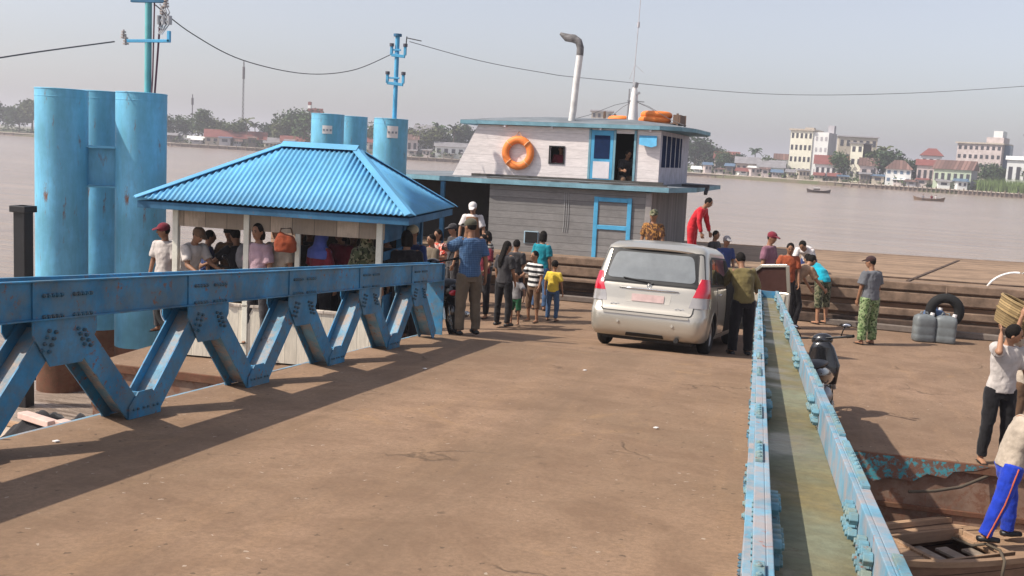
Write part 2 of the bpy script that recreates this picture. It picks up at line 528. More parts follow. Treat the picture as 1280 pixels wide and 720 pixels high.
# hinge flap
mb = MB(); vs = []; fs = []
for i in range(9):
    t = i / 8
    for j in range(9):
        x = -4.3 + 4.6 * j / 8
        vs.append((x, (Y1 + .01) + 4.85 * t, dz(Y1) - .012 + (.012 - (dz(Y1) - .012)) * t))
for i in range(8):
    for j in range(8):
        a = i * 9 + j; fs.append((a, a + 1, a + 10, a + 9))
nv = len(vs)
vs += [(x, y, max(z - .02, .003)) for x, y, z in vs]
fs += [tuple(k + nv for k in reversed(f)) for f in fs]
for j in range(8): fs.append((j + 1, j, j + nv, j + 1 + nv)); fs.append((72 + j, 73 + j, 73 + j + nv, 72 + j + nv))
for i in range(8): fs.append((i * 9, i * 9 + 9, i * 9 + 9 + nv, i * 9 + nv)); fs.append((i * 9 + 17, i * 9 + 8, i * 9 + 8 + nv, i * 9 + 17 + nv))
mb.add(vs, fs)
mb.build('hinge_flap', M_deck, br)
mb = MB()
mb.tube([(-4.3, (Y1 + .01), dz(Y1) - .05), (.3, (Y1 + .01), dz(Y1) - .05)], .04, 10)
mb.build('hinge_rod', M_rust, br)

TH = 1.0; CH = .24; GX = .095
gy = [12.18 - 1.69 * k for k in range(10)]
def bolts_row(mb, p, d, nrm, cnt, pitch, r=.016, L=.034, m=0):
    p = Vector(p); d = Vector(d).normalized(); nrm = Vector(nrm)
    for i in range(cnt):
        c = p + d * (i - (cnt - 1) / 2) * pitch
        mb.tube([c, c + nrm * L], r, 6, m)
        mb.tube([c, c + nrm * (L * 1.3)], r * .55, 6, m)
def truss(cx, right):
    MT = M_truss2 if right else M_truss
    # chord: two side channels with a web between, open to the sky
    for sgn, nm in ((-1, 'chord_channel'), (1, 'chord_channel')):
        mb = MB()
        x = cx + sgn * GX
        z0 = lambda y: dz(y) + TH
        mb.bar((x, Y0, z0(Y0) - CH / 2), (x, Y1, z0(Y1) - CH / 2), .012, CH)
        mb.bar((x + sgn * .017, Y0, z0(Y0) - .005), (x + sgn * .017, Y1, z0(Y1) - .005), .022, .010)
        mb.bar((x + sgn * .021, Y0, z0(Y0) - CH + .005), (x + sgn * .021, Y1, z0(Y1) - CH + .005), .030, .010)
        mb.build(nm, MT, br, bevel=.002)
    mb = MB()
    dep = .10 if right else .16
    mb.bar((cx, Y0, dz(Y0) + TH - dep), (cx, Y1, dz(Y1) + TH - dep), 2 * GX - .014, .010)
    mb.build('chord_web', M_gutter if right else MT, br)
    for gyk in gy:
        if gyk < -4: continue
        zt = dz(gyk) + TH
        gz = 1.10 if True else 0
        mb = MB()
        for sgn in (-1, 1):
            x = cx + sgn * (GX + .0125 + .03 * 0)
            sl = -.079
            def q(dy, dzv): return (x, gyk + dy, zt + sl * dy + dzv)
            wd = .30
            pts = [q(-wd, -.002), q(wd, -.002), q(wd, -.33), q(.15, -.53), q(-.15, -.53), q(-wd, -.33)]
            mb.poly(pts, .010, (1, 0, 0))
            no = Vector((sgn, 0, 0))
            for dy in (-.13, .15):
                for zz in (-.09, -.22):
                    if not (right and zz < -.1): bolts_row(mb, q(dy, zz + (.03 if right else 0)), (0, 1, sl), no, 5, .040, .010 if right else .014, .012 if right else .022, 1)
                    bolts_row(mb, (cx + sgn * (GX - .007), gyk + dy, zt + sl * dy + (-.036 if zz == -.09 else -.068)), (0, 1, sl), -no, 4, .036, .0135, .018, 1)
            for s2 in (-1, 1):
                for off in (-.03, .03):
                    bolts_row(mb, q(s2 * (.165 + off), -.37 - off * s2 * .2), (0, s2 * .55, -1), no, 4, .042, .013, .022, 1)
        mb.build('gusset', [MT, M_bolt_pale if right else M_bolt], br, bevel=.0015)
        # diagonals: two side flanges and a web, to the bottom nodes
        for s2 in (-1, 1):
            s2e = .75
            a = Vector((cx, gyk + s2 * .10, zt - .30)); c = Vector((cx, gyk + s2 * s2e, dz(gyk + s2 * s2e) + .03))
            d = (c - a).normalized()
            perp = d.cross(Vector((1, 0, 0))).normalized()
            mb = MB()
            for sgn in (-1, 1):
                u = Vector((sgn * (GX - .001), 0, 0))
                mb.bar(a + u, c + u, .012, .165)
            mb.bar(a, c, 2 * GX - .014, .010, 1)
            mb.build('diagonal', [MT, M_web], br, bevel=.0015)
        # bottom node
        yb = gyk - .845
        mb = MB()
        for sgn in (-1, 1):
            x = cx + sgn * (GX + .0135)
            def q(dy, dzv): return (x, yb + dy, dz(yb) - .079 * dy + dzv)
            mb.poly([q(-.19, .004), q(.19, .004), q(.19, .09), q(.08, .19), q(-.08, .19), q(-.19, .09)], .010, (1, 0, 0))
            for off in (-.12, .0, .12):
                bolts_row(mb, q(off, .07), (0, 1, -.079), (sgn, 0, 0), 2, .05, .010, .016, 1)
        mb.box(cx - GX, cx + GX, yb - .012, yb + .012, dz(yb) + .02, dz(yb) + .17)
        mb.build('node_plate', [MT, M_bolt], br, bevel=.0015)
        if right: continue
        mb = MB()
        mb.box(cx - .22, cx - .20, gyk - .30, gyk - .28, dz(gyk) - .06, dz(gyk) + .14)
        mb.build('edge_stub', M_truss2, br)
    # splice plates on the outer rail
    if right:
        for y in [g + d for g in gy for d in (-.55, .5)]:
            if y < .3: continue
            for sgn in (-1, 1):
                zc = dz(y) + TH
                mb = MB(); L_ = .27 if sgn > 0 else .12
                mb.bar((cx + sgn * (GX + .018), y - L_, zc + .079 * L_ + .004), (cx + sgn * (GX + .018), y + L_, zc - .079 * L_ + .004), .018, .008)
                bolts_row(mb, (cx + sgn * (GX + .018), y, zc + .007), (0, 1, -.079), (0, 0, 1), 5, .045, .006, .005, 0)
                mb.build('splice_plate', M_bolt_pale, br, bevel=.0015)
m, n, b = new_mat('gutter_grime')
v = coords(n)
c = mix(n, ramp(n, noise_n(n, v, 3.5, 7, .7, .5), [(.35, 0), (.65, 1)]), (.22, .17, .07), (.14, .12, .055))
c = mix(n, ramp(n, noise_n(n, v, 1.5, 5), [(.45, 0), (.6, .6)]), c, (.20, .23, .17))
c = mix(n, ramp(n, noise_n(n, v, 9, 8, .75, .4), [(.6, 0), (.7, .8)]), c, (.13, .06, .03))
c = mix(n, ramp(n, noise_n(n, v, 30, 4), [(.4, .3), (.6, 0)]), c, (.08, .07, .04))
n.links.new(c, b.inputs['Base Color'])
n.links.new(ramp(n, noise_n(n, v, 3, 4), [(.4, .35), (.6, .9)]), b.inputs['Roughness'])
bump(n, b, noise_n(n, v, 14, 7, .7), .6, .01)
M_gutter = m
truss(-4.225, False)
truss(.155, True)
# end plates of the left truss
for x in (-4.225, .165):
    mb = MB(); mb.box(x - .13, x + .13, Y1 + .001, Y1 + .02, dz(Y1) + .02, dz(Y1) + TH - .01)
    mb.build('end_plate', M_truss, br)

# ================================================================= PONTOON
PY0, PY1, PX0, PX1 = 12.35, 22.65, -8.95, 19.0
def FY(x): return min(PY1, 22.92 - .0787 * (x + 2.3))
po = empty('landing_pontoon', (0, 0, 0), 0, 'wide rusty floating pontoon with dirt covered deck between the bridge and the ferry', 'pontoon')
mb = MB(); vs = []; fs = []
for i in range(25):
    for j in range(41):
        x = PX0 + (PX1 - PX0) * j / 40; y = PY0 + (FY(x) - PY0) * i / 24
        e = 0 if i in (0, 24) or j in (0, 40) else .006 * noise.noise((x * .7, y * .7, 3))
        vs.append((x, y, -.008 + e))
for i in range(24):
    for j in range(40):
        a = i * 41 + j; fs.append((a, a + 1, a + 42, a + 41))
mb.add(vs, fs).build('deck', M_deck2, po)
M_hullside = painted('pontoon_side', (.22, .125, .085), rust=.5, scale=1.6, vary=.5, rough=.85, rustcol=(.12, .06, .04), spec=.2, grime=(.30, .22, .17, .5))
mb = MB()
mb.poly([(PX0, PY0, -.76), (PX1, PY0, -.76), (PX1, FY(PX1), -.76), (1.2, FY(1.2), -.76), (PX0, PY1, -.76)], 1.48, (0, 0, 1))
mb.build('hull', M_hullside, po)
mb = MB()
mb.box(PX0 - .02, PX1 + .02, PY0 - .05, PY0 - .002, -.10, .012)
mb.box(PX0, PX1, PY0 - .035, PY0 - .002, -.62, -.56)
x = PX0
mb.build('rubbing_edge', M_rust, po, bevel=.006)
M_kerb = simple('kerb_timber', (.16, .13, .11), .85)
for xa, xb in ((1.5, 9.0), (9.2, PX1), (-5.0, -1.5)):
    mb = MB(); mb.bar((xa, FY(xa) - .10, .06), (xb, FY(xb) - .10, .06), .15, .12, hint=Vector((0, 1, 0))); mb.build('kerb', M_kerb, po, bevel=.015)
# flaking teal paint patch on the side next to the bridge
M_teal = painted('teal_flakes', (.05, .27, .32), rust=.75, scale=2.5, vary=.4, rustcol=(.10, .05, .035), rough=.8)
mb = MB(); mb.poly([(.5, PY0 - .054, .0), (2.75, PY0 - .054, .0), (2.6, PY0 - .054, -.06), (2.38, PY0 - .054, -.10), (2.30, PY0 - .054, -.19), (2.1, PY0 - .054, -.16), (1.95, PY0 - .054, -.27), (1.7, PY0 - .054, -.25), (1.5, PY0 - .054, -.33), (1.2, PY0 - .054, -.28), (.9, PY0 - .054, -.36), (.5, PY0 - .054, -.31)], .004, (0, 1, 0))
mb.build('teal_panel', M_teal, po)

# ================================================================= PILES
def pile(x, y, top, r=.405, label='', group=None):
    rt_ = empty('steel_pile', (x, y, -1.6), 0, label, 'pile', group)
    mb = MB(); mb.tube([(0, 0, 0), (0, 0, 1.25)], r - .002, 32)
    mb.build('rusty_base', M_rust, rt_, smooth=True, angle=40)
    mb = MB(); mb.tube([(0, 0, 1.25), (0, 0, top + 1.6)], r, 48)
    mb.build('painted_shaft', M_pile, rt_, smooth=True, angle=40)
    mb = MB(); mb.torus((0, 0, top + 1.6), (0, 0, 1), r - .004, .011, 48, 8)
    mb.torus((0, 0, top + 1.48), (0, 0, 1), r, .005, 48, 6)
    mb.build('rim', M_pile, rt_, smooth=True)
    return rt_
def topz(px, py, Z): return D(px, py, Z).z
c1 = D(77, 112, 16.6); c2 = D(127, 115, 18.3); c3 = D(177, 117, 16.9)
pile(c1.x, c1.y, c1.z, .405, 'thick blue mooring pile farthest left of the tall cluster beside the shelter')
pile(c2.x, c2.y, c2.z, .405, 'blue mooring pile standing behind and between the two front piles of the left cluster')
pile(c3.x, c3.y, c3.z, .405, 'thick blue pile just left of the shelter roof under the utility pole')
# braces
o = MB()
for zt in (2.96, 2.31):
    o.bar((c1.x, c1.y + .15, zt), (c3.x, c3.y + .15, zt), .50, .03, hint=Vector((0, 1, 0)))
o.bar((c1.x, c1.y + .05, 2.635), (c3.x, c3.y + .05, 2.635), .04, .60, hint=Vector((0, 1, 0)))
tag(o.build('pile_brace', M_pile), 'blue welded box brace joining the left cluster of mooring piles', 'brace')
d1 = D(410, 143, 25.8); d2 = D(441, 146, 28.0); d3 = D(489, 149, 24.6)
pile(d1.x, d1.y, d1.z, .41, 'blue pile with small white notice directly above the shelter roof ridge end')
pile(d2.x, d2.y, d2.z, .405, 'shaded blue pile behind the others right of the shelter ridge')
pile(d3.x, d3.y, d3.z, .41, 'blue pile carrying the small steel pole right of the shelter roof')
def notice(c, px, py, Z, w_, h_, label):
    p = D(px, py, Z)
    d = Vector((c.x, c.y, 0)); q = Vector((p.x, p.y, 0))
    nrm = (q - d).normalized()
    an = math.atan2(nrm.y, nrm.x)
    mb = MB(); vs = []; fs = []
    for i in range(7):
        a = an + (i / 6 - .5) * w_ / .41
        for z in (-h_ / 2, h_ / 2): vs.append((c.x + math.cos(a) * .418, c.y + math.sin(a) * .418, p.z + z))
    for i in range(6): fs.append((2 * i, 2 * i + 2, 2 * i + 3, 2 * i + 1))
    n0 = len(vs)
    vs2 = [(c.x + (x - c.x) * .985, c.y + (y - c.y) * .985, z) for x, y, z in vs]
    mb.add(vs + vs2, fs + [tuple(n0 + k for k in reversed(f)) for f in fs])
    o = mb.build('notice', M_white)
    tag(o, label, 'notice')
    mb = MB()
    for k in range(3):
        a = an + (k - 1) * .2
        t = Vector((-math.sin(a), math.cos(a), 0)); q = Vector((c.x + math.cos(a) * .421, c.y + math.sin(a) * .421, p.z - .01))
        mb.bar(q - t * .025, q + t * .025, .05, .004, hint=Vector((0, 0, 1)))
    mb.build('printed_mark', simple('print_grey', (.25, .27, .3), .7), o)
notice(d1, 409, 162, 25.4, .24, .2, 'small white notice stuck on the blue pile above the shelter roof')
notice(d3, 491, 165, 24.2, .26, .28, 'white notice on the blue pile that carries the small steel pole')

# ================================================================= UTILITY POLES AND CABLES
M_ins = simple('porcelain', (.35, .30, .28), .3)
M_polegreen = painted('pole_green', (.12, .40, .42), rust=.2, scale=4)
up1 = empty('utility_pole', (c3.x + .05, c3.y + .1, c3.z - .3), 0, 'tall turquoise utility pole with two crossarms standing on the left pile cluster', 'pole')
s1 = 16.9 / F
mb = MB(); mb.tube([(0, 0, 0), (.0, 0, 1.9)], .055, 12); mb.tube([(0, 0, 1.9), (.0, 0, 3.2)], .05, 12); mb.build('shaft', M_polegreen, up1, smooth=True, angle=40)
bz = 1.72 - .55
zz1 = D(180, 52, 16.9).z - (c3.z - .3); zz2 = D(180, 2, 16.9).z - (c3.z - .3)
mb = MB(); mb.bar((-.38, -.03, zz1), (.42, -.03, zz1 + .02), .05, .05, hint=Vector((0, 1, 0))); mb.bar((.40, -.03, zz1), (.40, -.03, zz1 + .18), .05, .05); mb.build('crossarm', M_blue, up1, bevel=.005)
mb = MB(); mb.bar((-.30, -.03, zz2), (.32, -.03, zz2), .06, .06, hint=Vector((0, 1, 0))); mb.build('crossarm', M_bluedark, up1, bevel=.005)
for dx, dzv in ((-.40, .0), (-.44, .10), (.28, .50), (.34, .62)):
    mb = MB(); mb.tube([(dx, -.03, zz1 + dzv - .07), (dx, -.03, zz1 + dzv + .08)], .015, 8)
    for k in range(3): mb.tube([(dx, -.03, zz1 + dzv + k * .045 - .06), (dx, -.03, zz1 + dzv + k * .045 - .035)], .05 - .006 * k, 10)
    mb.build('insulator', M_ins, up1)
mb = MB()
for k in range(9):
    a0 = Vector((.20 + .035 * (k % 4), -.04, zz1 + .12 + .1 * (k // 3)))
    mb.tube([a0, a0 + Vector((.06, .02, .09)), a0 + Vector((.10 + .02 * (k % 3), -.02, .15)), a0 + Vector((.03, 0, .28))], .012, 6)
for k in range(3): mb.tube([(.22 + .1 * k, -.04, zz1 + .28), (.22 + .1 * k, -.04, zz1 + .42)], .035, 8)
mb.build('fuse_bracket', M_steel, up1)
mb = MB(); mb.tube([(.10, .02, 0.1), (.16, .02, .9), (.20, .02, zz1 + .3)], .018, 6); mb.tube([(.07, -.02, .1), (.1, -.02, .6), (.12, -.02, zz1 + .5), (.12, -.02, zz2)], .014, 6)
mb.build('riser_cable', simple('cable_maroon', (.12, .05, .07), .7), up1)

sp = D(493, 149, 24.6)
up2 = empty('steel_pole', (sp.x, sp.y, sp.z - .25), 0, 'slim blue steel pole with short bracket arms standing on the pile right of the shelter', 'pole')
h2 = D(497, 47, 24.6).z - sp.z + .25
mb = MB(); mb.tube([(0, 0, 0), (0, 0, h2)], .055, 10); mb.build('shaft', M_blue, up2, smooth=True, angle=40)
for zf, wl, wr in ((.50, .20, .20), (.80, .12, .22)):
    mb = MB(); z = h2 * zf
    mb.bar((-wl, -.05, z), (wr, -.05, z - .03), .06, .07, hint=Vector((0, 1, 0)))
    for dx in (-wl, wr): mb.bar((dx, -.05, z), (dx, -.05, z + .20), .06, .06)
    mb.bar((-wl, -.05, z + .12), (wr * .5, -.05, z + .12), .04, .04, hint=Vector((0, 1, 0)))
    mb.build('bracket_arm', M_blue, up2, bevel=.006)
    for dx in (-wl, wr):
        mb = MB(); mb.tube([(dx, -.05, z + .2), (dx, -.05, z + .27)], .055, 10)
        mb.build('insulator', simple('insulator_dark', (.08, .08, .1), .4), up2)
mb = MB(); mb.tube([(0, 0, h2), (0, 0, h2 + .06)], .10, 12); mb.build('cap', M_bluedark, up2)
mb = MB(); mb.tube([(.2, -.05, h2 * .8), (.24, -.05, h2 * .93), (.25, -.05, h2)], .014, 6); mb.tube([(.24, -.05, h2 - .03), (.7, -.3, h2 - .12)], .012, 6)
mb.build('drop_wire', M_black, up2)

M_cable = simple('cable', (.10, .10, .11), .7)
def cable(pix, label, r=.012):
    pts = [D(*p) for p in pix]
    # smooth catmull
    out = []
    for i in range(len(pts) - 1):
        p0 = pts[max(i - 1, 0)]; p1 = pts[i]; p2 = pts[i + 1]; p3 = pts[min(i + 2, len(pts) - 1)]
        for k in range(8):
            t = k / 8
            out.append(.5 * ((2 * p1) + (p2 - p0) * t + (2 * p0 - 5 * p1 + 4 * p2 - p3) * t * t + (3 * p1 - p0 - 3 * p2 + p3) * t ** 3))
    out.append(pts[-1])
    tag(MB().tube(out, r, 6).build('overhead_cable', M_cable), label, 'cable')
cable([(-60, 82, 14), (40, 66, 15.5), (143, 52, 16.7)], 'black cable leaving the tall pole for the left edge of the picture')
cable([(194, 6, 17), (240, 42, 18.5), (303, 75, 20.5), (380, 92, 23), (440, 88, 24), (489, 68, 24.6)], 'sagging black cable strung from the tall pole to the slim blue pole', .010)
cable([(512, 52, 24.6), (600, 76, 26), (680, 91, 27), (735, 98, 28), (950, 117, 30), (1120, 117, 31), (1290, 107, 32), (1400, 96, 33)], 'long thin cable crossing the sky above the ferry to the right edge', .008)

# ================================================================= WAITING SHELTER
HX0, HX1, HY0, HY1 = -8.42, -5.24, 13.45, 15.65
EV = 2.31; HUTZ = .26
hc_ = Vector((-6.83, 14.55, 0)); hr_ = Matrix.Rotation(R(5), 3, 'Z')
hut = empty('waiting_shelter', hc_ - hr_ @ hc_, R(5), 'small open shelter with light blue corrugated hip roof and pale plank walls', 'shelter')
M_wallp = planks('shelter_planks', (.62, .54, .46), .21, 0, .22, .75, .05, along=2, grime=.35, gdark=.4)
M_wallw = planks('shelter_white', (.72, .66, .55), .18, 0, .12, .7, .03, along=2, grime=.15, gdark=.55)
ex0, ex1, ey0, ey1 = HX0 - .42, HX1 + .46, HY0 - .34, HY1 + .36
rx0, rx1, ry_, rz_ = -7.15, -6.05, (ey0 + ey1) / 2, 3.18
def corr(mb, A, Bp, C, Dp, nw, amp=.022):
    # sheet with eave A->Bp and ridge Dp->C ; ribs run up the slope
    A, Bp, C, Dp = map(Vector, (A, Bp, C, Dp))
    e = (Bp - A); L = e.length; e = e.normalized()
    upv = ((Dp + C) / 2 - (A + Bp) / 2); upv -= e * upv.dot(e); H = upv.length; upv.normalize()
    nr = e.cross(upv)
    if nr.z < 0: nr = -nr
    ld = (Dp - A).dot(e); lc = (C - A).dot(e)
    N = nw * 6; vs = []; fs = []
    for i in range(N + 1):
        s = L * i / N
        ht = H * min(1, s / ld if ld > 1e-6 else 1, (L - s) / (L - lc) if (L - lc) > 1e-6 else 1)
        w_ = math.sin(2 * math.pi * i / 6) * amp
        for q in (0, .5, 1):
            vs.append(A + e * s + upv * (ht * q) + nr * w_)
    for i in range(N):
        for k in (0, 1): fs.append((i * 3 + k, i * 3 + 3 + k, i * 3 + 4 + k, i * 3 + 1 + k))
    mb.add(vs, fs)
for nm, a in (('front', ((ex0, ey0, EV), (ex1, ey0, EV), (rx1, ry_, rz_), (rx0, ry_, rz_))),
              ('right', ((ex1, ey0, EV), (ex1, ey1, EV), (rx1, ry_, rz_), (rx1, ry_, rz_))),
              ('back', ((ex1, ey1, EV), (ex0, ey1, EV), (rx0, ry_, rz_), (rx1, ry_, rz_))),
              ('left', ((ex0, ey1, EV), (ex0, ey0, EV), (rx0, ry_, rz_), (rx0, ry_, rz_)))):
    mb = MB(); corr(mb, *a, nw=int(54 if nm in ('front', 'back') else 40), amp=.012)
    o = mb.build('roof_sheet', M_roof, hut, smooth=True)
    sm = o.modifiers.new('th', 'SOLIDIFY'); sm.thickness = .004
mb = MB()
hz = .035
for a, c in (((ex0, ey0, EV), (rx0, ry_, rz_)), ((ex1, ey0, EV), (rx1, ry_, rz_)), ((ex0, ey1, EV), (rx0, ry_, rz_)), ((ex1, ey1, EV), (rx1, ry_, rz_))):
    a = Vector(a) + Vector((0, 0, hz)); c = Vector(c) + Vector((0, 0, hz))
    d = (c - a).normalized(); side = d.cross(Vector((0, 0, 1))).normalized()
    for s2 in (-1, 1):
        off = side * s2 * .085; dn = Vector((0, 0, -.03))
        vs = [a, c, c + off + dn, a + off + dn, a - Vector((0, 0, .012)), c - Vector((0, 0, .012)), c + off + dn * 1.4, a + off + dn * 1.4]
        mb.add(vs, [(0, 1, 2, 3), (7, 6, 5, 4), (0, 3, 7, 4), (1, 5, 6, 2), (2, 6, 7, 3)])
for s2 in (-1, 1):
    a = Vector((rx0 - .05, ry_, rz_ + hz + .01)); c = Vector((rx1 + .05, ry_, rz_ + hz + .01)); off = Vector((0, s2 * .13, -.075))
    mb.add([a, c, c + off, a + off, a - Vector((0, 0, .012)), c - Vector((0, 0, .012)), c + off * 1.05, a + off * 1.05], [(0, 1, 2, 3), (7, 6, 5, 4), (0, 3, 7, 4), (1, 5, 6, 2), (2, 6, 7, 3)])
mb.build('ridge_cap', M_roof, hut)
mb = MB()
fz = EV - .09
mb.box(ex0 + .03, ex1 - .03, ey0 + .03, ey0 + .055, fz - .05, fz + .05)
mb.box(ex0 + .03, ex1 - .03, ey1 - .055, ey1 - .03, fz - .05, fz + .05)
mb.box(ex1 - .055, ex1 - .03, ey0 + .056, ey1 - .056, fz - .05, fz + .05)
mb.box(ex0 + .03, ex0 + .055, ey0 + .056, ey1 - .056, fz - .05, fz + .05)
mb.build('fascia', M_bluedark, hut, bevel=.004)
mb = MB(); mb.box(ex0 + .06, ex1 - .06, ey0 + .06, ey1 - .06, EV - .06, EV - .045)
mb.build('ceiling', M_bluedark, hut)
zb = 1.92
M_band = planks('shelter_band', (.50, .40, .31), .33, 0, .35, .8, .03, along=2, grime=.6, gdark=.4)
mb = MB(); mb.box(HX0, HX1, HY0, HY0 + .03, zb, EV - .07); mb.build('front_board', M_band, hut)
mb = MB(); mb.box(HX0, HX1, HY1 - .03, HY1, zb + .05, EV - .07); mb.box(HX0, HX0 + .03, HY0 + .032, HY1 - .032, zb, EV - .07); mb.build('rear_board', M_band, hut)
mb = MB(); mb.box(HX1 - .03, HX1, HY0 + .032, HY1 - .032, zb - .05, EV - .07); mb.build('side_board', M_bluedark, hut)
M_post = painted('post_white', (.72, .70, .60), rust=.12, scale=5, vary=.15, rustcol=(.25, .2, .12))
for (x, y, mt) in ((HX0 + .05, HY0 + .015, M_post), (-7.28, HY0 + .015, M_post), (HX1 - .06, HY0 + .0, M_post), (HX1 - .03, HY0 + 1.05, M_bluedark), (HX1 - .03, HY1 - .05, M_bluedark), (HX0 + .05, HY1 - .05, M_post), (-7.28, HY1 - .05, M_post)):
    mb = MB(); wd = .042 if mt is M_post else .06
    mb.box(x - wd, x + wd, y - .045, y + .045, 0, EV - .1); mb.build('post', mt, hut, bevel=.006)
mb = MB(); mb.box(-6.55, -6.48, HY0 - .005, HY0 + .05, 0.8, zb); mb.build('post', M_post, hut, bevel=.006)
mb = MB(); mb.box(HX0 + .12, HX1 - .14, HY0 - .01, HY0 + .02, .02, .80); mb.build('front_wall', M_wallw, hut)
mb = MB(); mb.box(HX0 + .1, HX1 - .1, HY0 - .03, HY0 + .06, .80, .84); mb.build('sill', M_wallp, hut, bevel=.005)
mb = MB(); mb.box(HX1 - .025, HX1 + .005, HY0 + .10, HY0 + 1.0, .02, 1.1); mb.build('side_wall', M_bluedark, hut)
mb = MB(); mb.box(HX1 - .03, HX1 + .0, HY0 + .1, HY1 - .1, 1.62, 1.74); mb.build('side_rail', M_bluedark, hut)
mb = MB(); mb.box(HX0 + .02, HX1 - .04, HY0 + .03, HY1 - .02, .01, HUTZ); mb.build('floor', M_kerb, hut)
mb = MB(); mb.box(-7.25, HX1 - .04, HY1 - .028, HY1 - .004, HUTZ, 1.94); mb.build('dark_backing', planks('backing_dark', (.07, .055, .045), .2, 0, .4, .9, .08, along=2), hut)  # near-black screen added so the shelter interior reads as shaded
mb = MB(); mb.box(HX0 + .4, HX1 - .5, HY1 - .40, HY1 - .06, .42, .46)
for x in (HX0 + .5, HX1 - .6): mb.box(x, x + .06, HY1 - .36, HY1 - .12, 0, .42)
mb.build('bench', M_kerb, hut)

# dark steel post at far left
p = D(29, 257, 15.6)
mb = MB(); mb.box(-.10, .10, -.10, .10, 0, p.z + 1.6); mb.box(-.14, .14, -.14, .14, p.z + 1.5, p.z + 1.6); mb.box(-.12, .12, -.12, .12, .9, .96)
tag(mb.build('guide_post', M_black, loc=(p.x, p.y, -1.6), bevel=.01), 'dark square steel guide post at the left edge behind the bridge truss', 'post')

# ================================================================= FERRY
fc = G(818, 23.6, 0)
fe = empty('river_ferry', (fc.x, fc.y, 0), R(-4.5), 'wooden river ferry with white wheelhouse, grey plank cabin and blue trimmed roofs', 'ferry')
fe.rotation_euler = (0, R(-.7), R(-4.5))
M_greyplank = planks('ferry_grey_planks', (.24, .23, .225), .17, 2, .16, .75, .045, along=0, grime=.35, gdark=.5)
M_greyside = planks('ferry_side_planks', (.24, .21, .20), .16, 0, .2, .8, .05, along=2, grime=.3)
M_sideY = planks('ferry_side_planks_y', (.25, .22, .21), .20, 1, .2, .8, .05, along=2, grime=.3)
M_whitep = planks('ferry_white_planks', (.80, .73, .71), .20, 2, .05, .55, .03, along=0, grime=.08, gdark=.72)
M_whiteflat = painted('ferry_white', (.70, .66, .68), rust=.1, scale=4, vary=.12, rustcol=(.2, .25, .3))
M_sideshade = painted('ferry_side_shade', (.42, .42, .50), rust=.12, scale=6, vary=.25, rustcol=(.1, .2, .4))  # shaded side of the white wheelhouse, painted in as darker lilac
M_hullwood = planks('ferry_hull_planks', (.27, .16, .10), .23, 2, .35, .85, .07, along=0, grime=.75, gdark=.25)
M_deckwood = planks('ferry_deck_planks', (.31, .21, .14), .30, 1, .22, .85, .03, along=0, grime=.6, gdark=.35)
M_roofgrey = painted('ferry_roof', (.17, .19, .21), rust=.2, scale=3, vary=.3, rough=.6, rustcol=(.09, .08, .07))
M_trim = painted('ferry_trim', (.17, .33, .40), rust=.16, scale=6, vary=.25, rough=.55)
DK = .90
HL, HR = -10.5, 13.5
# hull as curved plan outline
def hull_out(t, side):  # t -1..1 along; returns x, y
    x = (HL + HR) / 2 + t * (HR - HL) / 2
    wd = 1 - max(0, abs(t) - .80) ** 2 * 9
    return x, (3.2 + side * 3.75 * wd)
N = 40
vs = []; fs = []
lv = [(-1.5, .94), (-.3, .985), (.30, .998), (.5, 1.0), (DK, 1.0)]
for z, k in lv:
    for i in range(N + 1):
        x, y = hull_out(-1 + 2 * i / N, -1); vs.append((x, 3.2 + (y - 3.2) * k, z + (0 if z < 0 else .12 * (abs(-1 + 2 * i / N) ** 3))))
    for i in range(N, -1, -1):
        x, y = hull_out(-1 + 2 * i / N, 1); vs.append((x, 3.2 + (y - 3.2) * k, z + (0 if z < 0 else .12 * (abs(-1 + 2 * i / N) ** 3))))
M2 = 2 * (N + 1)
for l in range(len(lv) - 1):
    for i in range(M2):
        j = (i + 1) % M2
        fs.append((l * M2 + i, l * M2 + j, (l + 1) * M2 + j, (l + 1) * M2 + i))
MB().add(vs, fs).build('hull', M_hullwood, fe)
vs = []; fs = []
for i in range(N + 1):
    t = -1 + 2 * i / N
    x, y0 = hull_out(t, -1); _, y1 = hull_out(t, 1)
    for k in range(9): vs.append((x, y0 + .02 + (y1 - y0 - .04) * k / 8, DK + .006 + .12 * abs(t) ** 3))
for i in range(N):
    for k in range(8): a = i * 9 + k; fs.append((a, a + 9, a + 10, a + 1))
MB().add(vs, fs).build('deck', M_deckwood, fe)
def strake(z, w_, h_, mat, name, t0=-.97, t1=.97, out=0.0, side=-1):
    pts = []
    for i in range(37):
        t = t0 + (t1 - t0) * i / 36
        x, y = hull_out(t, side)
        pts.append(Vector((x, y + side * out, z + .12 * abs(t) ** 3)))
    mb = MB()
    vs = []; fs = []
    for p in pts:
        for a, c in ((-w_ / 2, -h_ / 2), (w_ / 2, -h_ / 2), (w_ / 2, h_ / 2), (-w_ / 2, h_ / 2)): vs.append((p.x, p.y + a, p.z + c))
    for i in range(36):
        for k in range(4): fs.append((i * 4 + k, i * 4 + (k + 1) % 4, i * 4 + 4 + (k + 1) % 4, i * 4 + 4 + k))
    fs += [(3, 2, 1, 0), (144, 145, 146, 147)]
    mb.add(vs, fs); return mb.build(name, mat, fe, bevel=.02)
M_log = simple('old_timber', (.18, .12, .083), .9, vary=.4, scale=5, bumps=.6)
M_logd = simple('dark_timber', (.085, .055, .04), .9, vary=.5, scale=5, bumps=.6)
strake(DK - .06, .18, .17, M_log, 'gunwale', out=.02)
strake(DK - .03, .16, .10, M_log, 'gunwale', out=.04, side=1)
strake(DK - .30, .12, .22, M_log, 'rubbing_strake', out=.03)
strake(DK - .62, .12, .16, M_log, 'rubbing_strake', out=.05)
strake(.02, .24, .20, M_logd, 'rubbing_strake', out=.06)
